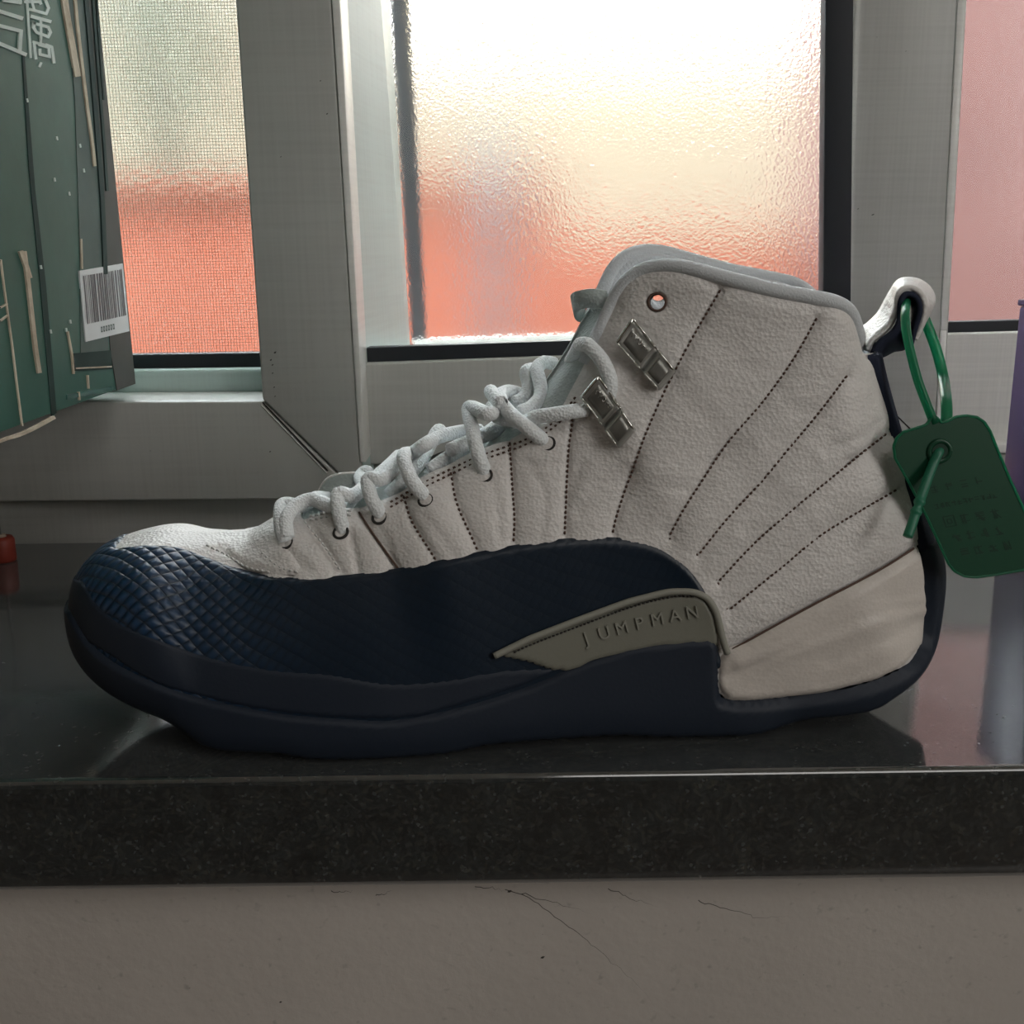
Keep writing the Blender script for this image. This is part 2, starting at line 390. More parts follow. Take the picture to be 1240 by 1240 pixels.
# insect screen: real wires
mb = MB(); Yg = Ys + .052
p0 = PY(-60, 452, Yg); p1 = PY(335, 446, Yg); z1 = PY(150, -120, Yg).z
x = p0.x
while x < p1.x:
    mb.box(x - .00011, x + .00011, Yg, Yg + .0002, p1.z, z1); x += .00175
z = p1.z
while z < z1:
    mb.box(p0.x, p1.x, Yg - .0002, Yg, z - .00011, z + .00011); z += .00175
o = mb.build('insect_screen', M['screen'], s1); o['kind'] = 'stuff'
# dirt marks on the left stile
mb = MB()
for (x, y, s) in [(333, 427, 3.2), (328, 436, 2.6), (330, 442, 2.4), (330, 452, 2), (332, 469, 2), (333, 480, 1.8), (396, 138, 2), (388, 98, 1.6), (300, 188, 2), (327, 547, 2.2), (182, 546, 1), (340, 190, 1.5)]:
    p = PY(x, y, Ys - .0001); mb.tube([p + Vector((-s * .0002, 0, -s * .0001)), p, p + Vector((s * .0002, 0, s * .0002))], [.0001, s * .00016, .0001], 6)
o = mb.build('dirt_speck', M['grime'], s1); o['kind'] = 'stuff'

# middle fixed light
s2 = bpy.data.objects.new('window_3', None); COL.objects.link(s2); tag(s2, 'middle window light with wet frosted glass behind the sneaker', kind='structure')
Ym = .300; Yw = .405
panel([(438, 440), (1030, 419), (1030, 552), (438, 563)], Ym, .05, 'bottom_rail', M['pvc'], s2, .0016)
panel([(430, 564), (1010, 552), (1010, 668), (430, 668)], Ym + .006, .03, 'lower_step', M['pvc'], s2, .0012)
panel([(439, 421), (1030, 401), (1030, 424), (439, 443)], Ym + .006, .01, 'gasket', M['rubber'], s2, .0008)
# side return of the frame, running back from the left sash to the middle light
near_t, near_b = PY(403 - 58, -960, Ys + .006), PY(440, 566, Ys + .006)
far_t, far_b = PY(470 - 56, -960, Yw + .016), PY(507, 590, Yw + .016)
near_t = to_head(near_t, near_b); far_t = to_head(far_t, far_b); bt = Vector((-.012, 0, 0))
rq = MB().add([near_t, near_b, far_b, far_t, near_t + bt, near_b + bt, far_b + bt, far_t + bt], [(0, 1, 2, 3), (7, 6, 5, 4), (0, 4, 5, 1), (1, 5, 6, 2), (2, 6, 7, 3), (3, 7, 4, 0)]).build('side_return', M['pvc_teal'], s2)
panel([(1008, -960), (1042, -960), (1030, 440), (996, 440)], Yw + .010, .012, 'side_gasket', M['rubber'], s2, .001)
panel([(466 - 54, -960), (1080, -960), (1025, 440), (496, 470)], Yw + .020, .004, 'pane', M['glass'], s2, 0)
c = L((466, -60), (500, 440)); d_ = L((492, -60), (517, 440))
panel([(466 - 56, -960), (492 - 44, -960), d_(470), c(470)], Yw + .062, .006, 'outer_gasket', M['rubber'], s2, 0)
panel([(500, 412), (1060, 392), (1060, 470), (500, 470)], Yw + .050, .006, 'outer_bead', M['pvc'], s2, 0)

panel([(440, 432), (1040, 420), (1040, 588), (440, 600)], Yw + .022, .02, 'sill_rail', M['pvc'], s2, .001)
# right sash
s3 = bpy.data.objects.new('window_4', None); COL.objects.link(s3); tag(s3, 'right window sash with a pink-lit pane behind the green tag', kind='structure')
Yr = .430
panel([(1030, -960), (1226, -960), (1141, 532), (1019, 536)], Yr, .034, 'stile', M['pvc'], s3, .0014)
panel([(1163, -60), (1174, -60), (1147, 400), (1139, 400)], Yr - .0012, .02, 'edge_strip', M['pvc_light'], s3, .0006)
panel([(1139, 400), (1147, 400), (1141, 532), (1133, 532)], Yr - .0012, .02, 'edge_strip', M['pvc_light'], s3, .0006)
panel([(1146, 404), (1900, 385), (1900, 530), (1141, 541)], Yr + .012, .05, 'bottom_rail', M['pvc_light'], s3, .0016)
panel([(1019, 538), (1900, 528), (1900, 540), (1019, 552)], Yr + .004, .05, 'bead_strip', M['pvc_light'], s3, .002)
panel([(1141, 551), (1900, 541), (1900, 576), (1141, 582)], Yr + .010, .03, 'lower_step', M['pvc'], s3, .001)
panel([(1140, 390), (1900, 370), (1900, 392), (1140, 410)], Yr + .020, .01, 'gasket', M['rubber'], s3, .0008)
panel([(1120, -960), (1900, -960), (1900, 400), (1110, 410)], Yr + .030, .004, 'pane', M['glass_plain'], s3, 0)
a, b = PY(1077, 495, Yr - .0002), PY(1103, 520, Yr - .0002); MB().tube([a, b], .0005, 5).build('mitre_joint', M['grime'], s3)
mb = MB()
for (x, y, s) in [(1057, 260, 3), (1039, 253, 2), (1097, 62, 1.4), (1062, 45, 1)]:
    p = PY(x, y, Yr - .0001); mb.tube([p + Vector((-s * .0003, 0, -s * .0001)), p, p + Vector((s * .0003, 0, s * .00015))], [.0001, s * .00013, .0001], 6)
o = mb.build('dirt_speck', M['grime'], s3); o['kind'] = 'stuff'
# right jamb and head so the opening is closed beyond the frame
slab('trim_2', .60, 1.0, .32, .56, 0, 1.15, M['pvc'], 'right window jamb'); slab('trim_3', -1.0, -.55, .26, .52, 0, 1.15, M['pvc'], 'left window jamb')

# ---- outside
bl = thing('low_building', 'orange-red rendered low wall blurred behind the frosted panes', 'building', (-.6, 2.6, -1.5))
def outbox(name, x0, x1, y0, y1, z0, z1, mat, parent): return MB().box(x0, x1, y0, y1, z0, z1).build(name, mat, parent)
zt = PY(300, 232, 2.6).z
outbox('wall', -2.2, .12, 2.6, 3.4, -1.5, zt, M['orange'], bl)
outbox('wall', .12, .8, 2.6, 3.4, -1.5, zt - .14, M['orange'], bl)
outbox('coping', -2.25, .12, 2.55, 3.45, zt, zt + .03, M['orange'], bl)
bb = thing('beige_building', 'pale beige block of flats hazy behind the glass', 'building', (0, 9, -1.5))
zt2 = PY(600, 60, 9).z
outbox('wall', -6, 3.2, 9, 11, -1.5, zt2, M['beige_b'], bb)
outbox('wall', -6, -1.3, 8.6, 9, -1.5, PY(200, -60, 8.6).z, M['beige_b'], bb)
br = thing('red_building', 'faded red rendered wall blurred beyond the right pane', 'building', (1.6, 2.2, -1.5))
outbox('wall', .87, 2.6, 2.0, 3.0, -1.5, 2.2, M['pink_b'], br)
outbox('roof_edge', .83, 2.7, 1.95, 3.05, 2.2, 2.28, M['pink_b'], br)
for k, (px_, Yp, r, top, lab) in enumerate([(597, 2.45, .033, 150, 'grey pipe outside, blurred behind the middle pane')]):
    p = PY(px_, 620, Yp); t = thing('drain_pipe', lab, 'pipe', (p.x, Yp, -1.5)); x = PY(px_, 250, Yp).x
    MB().tube([(x, Yp, -1.5), (x, Yp, PY(px_, top, Yp).z)], r, 14).build('pipe', M['pipe'], t, True)
    MB().tube([(x, Yp, .15), (x, Yp, .19)], r * 1.25, 14).build('collar', M['pipe'], t, True)
tr = thing('tree', 'grey-green tree outside, blurred behind the insect screen', 'tree', (PY(200, 300, 4).x, 4, -1.5))
xt = PY(210, 200, 4).x
MB().tube([(xt + .02, 4, -1.5), (xt, 4, .2), (xt - .03, 4, .9), (xt + .04, 4.05, 1.6)], [.05, .035, .028, .015], 10).build('trunk', M['bark'], tr, True)
mb = MB()
for k in range(1200):
    c0 = Vector((xt + random.gauss(-.02, .16), 4 + random.gauss(0, .15), random.gauss(1.0, .30))); s = .03
    u = Vector((random.uniform(-1, 1), random.uniform(-1, 1), random.uniform(-1, 1))).normalized() * s; v = u.cross(Vector((random.random(), random.random(), random.random()))).normalized() * s * .5
    mb.add([c0 - u, c0 - v, c0 + u, c0 + v], [(0, 1, 2, 3)])
o = mb.build('foliage', M['leaf'], tr); o['kind'] = 'stuff'
gr = MB().box(-12, 12, .60, 14, -1.6, -1.5).build('ground', M['ground']); tag(gr, 'grey pavement outside', kind='structure')

# ================================================================== GREEN CARTON
XB = -.2155
bx = thing('cardboard_box', 'worn dark green carton with a white barcode label at the left edge', 'box', (XB - .14, .16, PX(163, 462, XB).z))
far = PX(163, 463, XB); nearp = PX(-60, 556, XB); zb = far.z
y0b, y1b = -.02, far.y
zb2 = zb + (PX(2, 531, XB).z - zb) * .0
x1b = XB
hb = .33
# five walls of the carton, each a panel
t_ = .004
outbox('side_panel', XB - t_, XB, y0b, y1b, zb, zb + hb, M['box'], bx)
outbox('side_panel', XB - .28, XB - .28 + t_, y0b, y1b, zb, zb + hb, M['box'], bx)
outbox('end_panel', XB - .28 + t_, XB - t_, y0b, y0b + t_, zb, zb + hb, M['box'], bx)
outbox('end_panel', XB - .28 + t_, XB - t_, y1b - t_, y1b, zb, zb + hb, M['box'], bx)
outbox('bottom_panel', XB - .28 + t_, XB - t_, y0b + t_, y1b - t_, zb, zb + t_, M['box'], bx)
for q in (0, 1):
    ya = y0b + q * (y1b - y0b) / 2 + .001
    outbox('top_flap', XB - .28, XB, ya, ya + (y1b - y0b) / 2 - .002, zb + hb, zb + hb + .004, M['box'], bx)
def facepoly(pts, h, name, mat, parent, closed=True):
    """flat printed / stuck piece lying on the carton's side face (plane x = XB), h thick"""
    A = [PX(x, y, XB) for x, y in pts]; n = len(A)
    def onface(p, dx): return Vector((XB + dx, p.y, p.z))
    V = [onface(p, h) for p in A] + [onface(p, -.0001) for p in A]
    F = [list(range(n))] + [[i, (i + 1) % n, (i + 1) % n + n, i + n] for i in range(n)]
    return mobj(name, V, F, mat, parent)
SK = [0]
def facestroke(mb, pts, wpx, h=.0004):
    SK[0] = (SK[0] + 1) % 9; h = h + SK[0] * .00004
    P = np.array(pts, float); n = len(P); T_ = np.zeros_like(P)
    D = np.diff(P, axis=0); D /= np.linalg.norm(D, axis=1, keepdims=True)
    base = len(mb.V); rows_ = []
    P[0] -= D[0] * wpx * .4; P[-1] += D[-1] * wpx * .4
    for i in range(n):
        d0 = D[max(0, i - 1)]; d1 = D[min(n - 2, i)]; t = d0 + d1; l = np.linalg.norm(t); t = t / l if l > .3 else d1
        nn = np.array((-t[1], t[0])); k = min(1.6, 1 / max(.4, float(np.dot(nn, (-d1[1], d1[0])))))
        for sg in (1, -1):
            q = P[i] + nn * sg * wpx / 2 * k; p = PX(q[0], q[1], XB)
            mb.V.append((XB + h, p.y, p.z)); mb.V.append((XB - .0001, p.y, p.z))
    for i in range(n - 1):
        a = base + 4 * i; b = a + 4
        mb.F += [[a, b, b + 2, a + 2], [a, a + 1, b + 1, b], [a + 2, b + 2, b + 3, a + 3]]
    mb.F += [[base, base + 2, base + 3, base + 1], [base + 4 * n - 4, base + 4 * n - 3, base + 4 * n - 1, base + 4 * n - 2]]
K = 170 / 1240
def kk(L_): return [(x * K, y * K) for x, y in L_]
mb = MB()
for s, wd in [([(228, -60), (265, 505)], 20), ([(215, 15), (345, 15), (350, 30)], 26), ([(250, 82), (400, 120), (420, 70), (395, 5)], 26), ([(290, 80), (270, 5)], 22),
              ([(270, 145), (432, 190)], 30), ([(350, 165), (352, 330)], 22), ([(292, 205), (415, 240), (435, 285), (415, 325), (310, 285), (285, 245), (292, 205)], 26),
              ([(290, 385), (305, 515)], 24), ([(288, 372), (440, 410)], 24), ([(340, 395), (425, 420), (430, 500), (345, 480), (345, 440)], 26), ([(400, 395), (450, 415), (470, 550)], 24),
              ([(355, 330), (350, 400)], 20)]:
    facestroke(mb, kk(s), wd * K)
o = mb.build('lettering', M['box_print'], bx); o['label'] = 'pale stylised rotated lettering'
mb = MB()
for s, wd in [([(-60, 85), (180, 160)], 34), ([(-60, 215), (175, 275), (165, 440)], 32), ([(-60, 365), (212, 480)], 32), ([(30, 0), (165, 22)], 34), ([(160, -60), (165, 22)], 30)]:
    facestroke(mb, kk(s), wd * K)
o = mb.build('lettering', M['box_print'], bx); o['label'] = 'larger pale rotated lettering'
mb = MB(); facestroke(mb, kk([(343, 585), (355, 558)]), 3); 
for x, y in [(68, 166), (96, 175), (65, 216), (84, 388), (79, 398), (60, 400), (48, 322), (100, 205), (83, 233), (32, 120)]:
    facestroke(mb, [(x, y), (x + .6, y + 3)], 2)
o = mb.build('chipped_spot', M['box_print'], bx); o['kind'] = 'stuff'
# dark vertical crease print and grey tape strips along the far corner
facepoly([(26, 65), (29, 65), (42, 230), (55, 345), (68, 500), (62, 505), (48, 345), (34, 200)], .0003, 'printed_stripe', M['box_dark'], bx)
facepoly([(76, -60), (96, -60), (120, 240), (126, 330), (131, 425), (97, 430), (96, 300), (90, 120)], .0003, 'tape_strip', M['box_grey'], bx)
fc = [(PX(x, y, XB)) for x, y in [(98, -60), (112, 120), (121, 240), (127, 330), (133, 425), (141, 473)]]
V = [Vector((XB + .0004, p.y, p.z)) for p in fc] + [Vector((XB + .0004, y1b + .0002, p.z)) for p in fc[::-1]]
n = len(V); V += [v - Vector((.0006, 0, 0)) for v in V]
o = mobj('corner_strip', V, [list(range(n))] + [[i, (i + 1) % n, (i + 1) % n + n, i + n] for i in range(n)], M['box_corner'], bx); o['label'] = 'brown-grey strip along the carton corner'
facepoly([(88, 428), (133, 424), (135, 447), (90, 449)], .0006, 'printed_stripe', M['box_dark'], bx)
facepoly([(80, 478), (134, 468), (135, 473), (80, 484)], .0006, 'tape_strip', M['box_band'], bx)
mb = MB()
for s, wd in [([(72, -40), (78, 10), (84, 45), (92, 90)], 7), ([(86, -40), (92, 30), (99, 90), (104, 130), (109, 165), (113, 200)], 3.2)]:
    facestroke(mb, [tuple(p) for p in spline(s, 18)], wd, .0009)
o = mb.build('torn_edge', M['card'], bx); o['label'] = 'frayed beige cardboard edge'
mb = MB()
for s, wd in [([(99, -40), (108, 60), (116, 160), (122, 240), (126, 330)], 5), ([(108, -40), (116, 70), (124, 170), (128, 230)], 3), ([(113, -40), (119, 60), (124, 120)], 2)]:
    facestroke(mb, [tuple(p) for p in spline(s, 14)], wd, .0008)
o = mb.build('crease', M['box_dark'], bx); o['label'] = 'dark folded creases along the corner'
mb = MB()
for s, wd in [([(28, 306), (33, 345), (38, 390), (42, 425), (46, 450)], 4.5), ([(24, 306), (30, 322), (34, 335)], 5), ([(0, 315), (5, 355), (14, 420), (20, 470), (26, 515)], 1.6), ([(0, 372), (7, 368)], 2), ([(0, 388), (8, 382)], 2),
              ([(81, 402), (86, 430), (88, 452)], 2), ([(97, 290), (98, 325)], 2), ([(91, 446), (133, 444)], 1.8), ([(105, 455), (106, 470)], 1.5), ([(94, 475), (95, 484)], 1.5)]:
    facestroke(mb, [tuple(p) for p in spline(s, 12)], wd, .0006)
o = mb.build('torn_scratch', M['card'], bx); o['kind'] = 'stuff'
mb = MB(); facestroke(mb, [tuple(p) for p in spline([(-30, 548), (0, 533), (20, 527), (40, 518), (62, 506)], 14)], 4, .001)
o = mb.build('torn_edge', M['card'], bx)
lab = facepoly([(94.5, 328), (147, 319), (155, 401), (102, 414)], .0008, 'barcode_label', M['paper'], bx); lab['label'] = 'white paper barcode sticker'
bar = MB(); x = .06
def lq(u, v):
    a = np.array((94.5, 328)); b = np.array((147, 319)); c = np.array((155, 401)); d = np.array((102, 414))
    return tuple((a * (1 - u) + b * u) * (1 - v) + (d * (1 - u) + c * u) * v)
while x < .93:
    wd = random.choice([.012, .02, .035, .03]); q = [lq(x, .08), lq(x + wd, .08), lq(x + wd, .76), lq(x, .76)]
    A = [PX(a, b, XB) for a, b in q]; A = [Vector((XB + .00095, p.y, p.z)) for p in A]; bar.add(A, [(0, 1, 2, 3)]); x += wd + random.choice([.012, .02, .03])
o = bar.build('barcode', M['ink'], lab); o['kind'] = 'stuff'
bar = MB()
for k in range(6):
    x = .36 + k * .055; q = [lq(x, .84), lq(x + .036, .84), lq(x + .036, .92), lq(x, .92)]; q2 = [lq(x + .012, .86), lq(x + .024, .86), lq(x + .024, .90), lq(x + .012, .90)]
    A = [PX(a, b, XB) for a, b in q + q2]; A = [Vector((XB + .00092, p.y, p.z)) for p in A]
    bar.add(A, [(0, 1, 5, 4), (1, 2, 6, 5), (2, 3, 7, 6), (3, 0, 4, 7)])
bar.build('digits', M['box_grey'], lab)
# what carries the carton, outside the frame
sb = thing('wooden_crate', 'plain wooden crate carrying the green carton outside the frame', 'crate', (-.44, .13, 0))
for k in range(3): outbox('slat', -.55, -.345, .0, .012, .002 + k * zb / 3, (k + 1) * zb / 3 - .004, M['card'], sb)
for k in range(3): outbox('slat', -.55, -.345, .238, .25, .002 + k * zb / 3, (k + 1) * zb / 3 - .004, M['card'], sb)
for x in (-.55, -.357): outbox('end_board', x, x + .012, .012, .238, 0, zb - .002, M['card'], sb)
outbox('lid', -.55, -.345, 0, .25, zb - .004, zb - .0003, M['card'], sb)

# ================================================================== PURPLE BOX (right edge)
Yp = .235
a = PY(1229, 372, Yp); b = PY(1222, 690, Yp)
pb = thing('purple_box', 'tall purple gift box standing at the right end of the sill', 'box', ((a.x + b.x) / 2 + .045, Yp + .02, 0))
x0 = PY(1218, 520, Yp + .046).x; zt = a.z
bevel(outbox('body', x0, x0 + .09, Yp - .012, Yp + .045, 0, zt - .002, M['purple'], pb), .0018)
bevel(outbox('lid', x0 - .0008, x0 + .0908, Yp - .0128, Yp + .0458, zt - .002, zt + .0015, M['purple'], pb), .001)

# ================================================================== RED PLUG with cord (left edge)
p = PZ(0, 683)
rp = thing('cord_plug', 'small brick-red cylindrical plug at the far left of the sill', 'plug', (p.x - .0005, p.y + .006, 0))
cx, cy = p.x - .0005, p.y + .006
MB().tube([(cx, cy, 0), (cx, cy, .001), (cx, cy, .012), (cx, cy, .014)], [.0062, .0068, .0068, .0058], 18).build('body', M['redplastic'], rp, True)
MB().tube([(cx, cy, .014), (cx, cy, .0155)], [.003, .0025], 12).build('tip', M['card'], rp, True)
P = [(cx, cy, .0155), (cx - .0005, cy, .03), (cx - .001, cy + .001, .06), (cx - .012, cy + .002, .09), (cx - .04, cy + .004, .108)]
MB().tube([tuple(q) for q in spline(P, 20)], .0006, 6).build('cord', M['cord'], rp, True)

# ================================================================== SNEAKER
YM = .058
shoe = thing('high_top_sneaker', 'white leather high-top sneaker with navy mudguard and sole, standing on the granite sill', 'shoe', (-.02, YM, 0))
TOE = [(0, 0), (.02, .32), (.12, .62), (.3, .86), (.5, .96), (.72, 1), (.9, .96), (.985, .84), (1, 0)]
FORE = [(0, 0), (.02, .20), (.10, .44), (.26, .68), (.48, .87), (.72, .97), (.9, 1), (.985, .93), (1, 0)]
MID = [(0, 0), (.02, .30), (.09, .55), (.24, .78), (.46, .92), (.70, .98), (.9, 1), (.99, .92), (1, 0)]
HEEL = [(0, 0), (.02, .40), (.09, .66), (.24, .88), (.46, .97), (.70, 1), (.88, .96), (.97, .80), (1, 0)]
ANK = [(0, 0), (.02, .44), (.09, .70), (.24, .92), (.46, 1), (.68, .97), (.86, .76), (.965, .42), (1, 0)]
SEC = [  # F px, B px, half width, section shape
 ((95, 722), (94, 762), .003, TOE), ((102, 697), (101, 788), .016, TOE), ((117, 673), (120, 815), .026, TOE), ((150, 653), (160, 845), .036, TOE),
 ((200, 644), (215, 869), .0425, TOE), ((250, 647), (275, 888), .0455, FORE), ((295, 646), (335, 900), .047, FORE), ((340, 624), (395, 909), .0475, FORE),
 ((395, 600), (460, 914), .047, FORE), ((460, 572), (530, 914), .045, FORE), ((520, 549), (600, 907), .042, MID), ((575, 522), (670, 897), .039, MID),
 ((620, 491), (740, 889), .037, MID), ((650, 456), (820, 886), .0355, MID), ((672, 425), (900, 885), .035, MID), ((690, 395), (980, 880), .035, HEEL),
 ((705, 370), (1055, 866), .0345, HEEL), ((716, 347), (1110, 838), .0335, HEEL), ((724, 327), (1131, 790), .0325, ANK), ((730, 312), (1130, 705), .0315, ANK),
 ((738, 300), (1106, 612), .0305, ANK), ((750, 290), (1079, 520), .0305, ANK), ((768, 282), (1058, 445), .031, ANK), ((795, 275), (1046, 385), .032, ANK), ((830, 262), (1046, 335), .032, ANK)]
rows = []
for i, (f, b, wd, sh) in enumerate(SEC):
    Fp = PY(*f, YM)
    yb = YM - wd * (.85 if i <= 17 else (.3 if i == 18 else 0))
    Bp = PY(*b, yb); z = Bp.z
    if 5 <= i <= 16: z = max(.0006 if 6 <= i <= 9 or i >= 13 else .003, min(z, .004))
    if i == 4: z = max(z, .004)
    rows.append([Fp.x, Fp.z, Bp.x, max(z, .0006), wd] + [c for p in sh for c in p])
if 0:
    for r_ in rows: print('SEC', [round(v, 4) for v in r_[:5]])
NS, NR = 400, 130
rows = np.array(rows); L_ = np.r_[0, np.cumsum(np.linalg.norm(np.diff(rows[:, :4], axis=0), axis=1))]
def pchip(x, y, xi):
    h = np.diff(x); d = np.diff(y, axis=0) / (h[:, None] if y.ndim > 1 else h); m = np.zeros_like(y)
    if y.ndim == 1: y = y[:, None]; d = d.reshape(-1, 1); m = m[:, None]; sq = True
    else: sq = False
    hh = h[:, None]; w1 = 2 * hh[1:] + hh[:-1]; w2 = hh[1:] + 2 * hh[:-1]
    with np.errstate(divide='ignore', invalid='ignore'):
        mm = np.where(d[:-1] * d[1:] > 0, (w1 + w2) / (w1 / d[:-1] + w2 / d[1:]), 0)
    m[1:-1] = mm; m[0] = d[0]; m[-1] = d[-1]
    k = np.clip(np.searchsorted(x, xi, side='right') - 1, 0, len(x) - 2); t = ((xi - x[k]) / h[k])[:, None]; H = h[k][:, None]
    o = (2*t**3-3*t**2+1)*y[k] + (t**3-2*t**2+t)*H*m[k] + (-2*t**3+3*t**2)*y[k+1] + (t**3-t**2)*H*m[k+1]
    return o[:, 0] if sq else o
su = np.linspace(0, 1, NS) ** 1.0 * L_[-1]
# denser near the toe
Sx = pchip(L_, rows, su)
# Catmull-like smoothing of the silhouette lines
def smooth(A, n=3):
    for _ in range(n):
        B = A.copy(); B[1:-1] = (A[:-2] + 2 * A[1:-1] + A[2:]) / 4; A = B
    return A
Sx = smooth(Sx, 14)
tt = np.linspace(0, 1, NR)
V = np.zeros((NS, 2 * NR - 2, 3)); UV = np.zeros((NS, 2 * NR - 2, 2))
for i in range(NS):
    s = Sx[i]; cp = s[5:].reshape(-1, 2); ff = s[:2]; bb_ = s[2:4]; wd = s[4]
    Ln = np.linalg.norm(bb_ - ff)
    q = np.stack([cp[:, 0] * Ln, cp[:, 1] * wd], 1); ll = np.r_[0, np.cumsum(np.linalg.norm(np.diff(q, axis=0), axis=1))]
    par = np.linspace(0, 1, 400) * ll[-1]
    pv = pchip(ll, cp, par)
    # re-parametrise evenly
    dd = np.r_[0, np.cumsum(np.hypot(np.diff(pv[:, 0]) * Ln, np.diff(pv[:, 1]) * wd))]
    v = np.interp(tt * dd[-1], dd, pv[:, 0]); g_ = np.interp(tt * dd[-1], dd, pv[:, 1])
    k = np.ones(5) / 5
    v2 = np.convolve(np.pad(v, 2, mode='edge'), k, 'valid'); g2 = np.convolve(np.r_[-g_[2], -g_[1], g_, -g_[-2], -g_[-3]], k, 'valid')
    v2[0], v2[-1] = v[0], v[-1]; g2[0] = g2[-1] = 0; v = v2; g_ = np.maximum(g2, 0)
    P = ff[None] + (bb_ - ff)[None] * v[:, None]
    near = np.stack([P[:, 0], YM - g_ * wd, P[:, 1]], 1); farr = np.stack([P[:, 0], YM + g_ * wd, P[:, 1]], 1)
    V[i, :NR] = near; V[i, NR:] = farr[1:-1][::-1]
    al = tt * dd[-1]; uu = su[i]
    # u measured half way between front and bottom lines
    UV[i, :NR] = np.stack([np.full(NR, uu), al], 1); UV[i, NR:] = np.stack([np.full(NR - 2, uu), -al[1:-1][::-1]], 1)
# arc-true u: x of the side view gives an even lattice on the toe
UV[:, :, 0] = V[:, :, 0]
W2 = 2 * NR - 2
BV = V.reshape(-1, 3)
# far collar flap stands a touch higher
BUV = UV.reshape(-1, 2)
fz = BV[:, 1] > YM
XZ = BV[:, [0, 2]].copy()
BV[:, 2] += np.where(fz, .0045 * np.clip((BV[:, 2] - .09) / .06, 0, 1), 0)
idx = np.arange(NS * W2).reshape(NS, W2)
a = idx[:-1]; b = idx[1:]
Q = np.stack([a, b, np.roll(b, -1, 1), np.roll(a, -1, 1)], -1).reshape(-1, 4)
# normals
def vnorm(Vv, Qq):
    n = np.zeros_like(Vv); fn = np.cross(Vv[Qq[:, 2]] - Vv[Qq[:, 0]], Vv[Qq[:, 3]] - Vv[Qq[:, 1]])
    for k in range(4): np.add.at(n, Qq[:, k], fn)
    l = np.linalg.norm(n, axis=1, keepdims=True); return n / np.maximum(l, 1e-12)
BN = vnorm(BV, Q)
c0 = BV.mean(0)
if (BN * (BV - c0)).sum() < 0: Q = Q[:, ::-1].copy(); BN = -BN
bvh = BVHTree.FromPolygons([tuple(v) for v in BV], [tuple(map(int, q)) for q in Q])
def hit(px, py):
    d = ray(px, py); h, n, i, t = bvh.ray_cast(CAM, d)
    if h is None or n is None: return None
    if n.dot(d) > 0: n = -n
    return h, n
def snap(px, py, off=0.0):             # picture point -> point on the near surface, lifted by off
    r_ = hit(px, py)
    if r_ is None:
        p = PY(px, py, YM); h, n, i, t = bvh.find_nearest(p)
        if n.dot(h - Vector((h.x, YM, h.z))) < 0 and abs(h.y - YM) > .002: n = -n
        return p + n * off * .2
    return r_[0] + r_[1] * off
def xz(px, py):
    p = snap(px, py); return (p.x, p.z)
def xzl(L__, step=None):
    return np.array([xz(*p) for p in L__])
def dense(L__, n=4): return [tuple(p) for p in spline(L__, len(L__) * n)]

def seg_dist(P, poly, closed=True):
    A = poly; B = np.roll(poly, -1, 0)
    if not closed: A = A[:-1]; B = B[:-1]
    best = np.full(len(P), 1e9)
    for p, q in zip(A, B):
        d = q - p; l2 = (d ** 2).sum()
        if l2 < 1e-16: continue
        t = np.clip(((P - p) @ d) / l2, 0, 1); dd = np.hypot(*(P - p - t[:, None] * d).T); best = np.minimum(best, dd)
    return best
def inside(P, poly):
    r_ = np.zeros(len(P), bool); x, y = P[:, 0], P[:, 1]
    for (x1, y1), (x2, y2) in zip(poly, np.roll(poly, -1, 0)):
        if y1 == y2: continue
        c = ((y1 > y) != (y2 > y)) & (x < (x2 - x1) * (y - y1) / (y2 - y1) + x1); r_ ^= c
    return r_
def sdf(poly):
    d = seg_dist(XZ, poly); return np.where(inside(XZ, poly), d, -d)
def sstep(a, b, x): t = np.clip((x - a) / (b - a), 0, 1); return t * t * (3 - 2 * t)

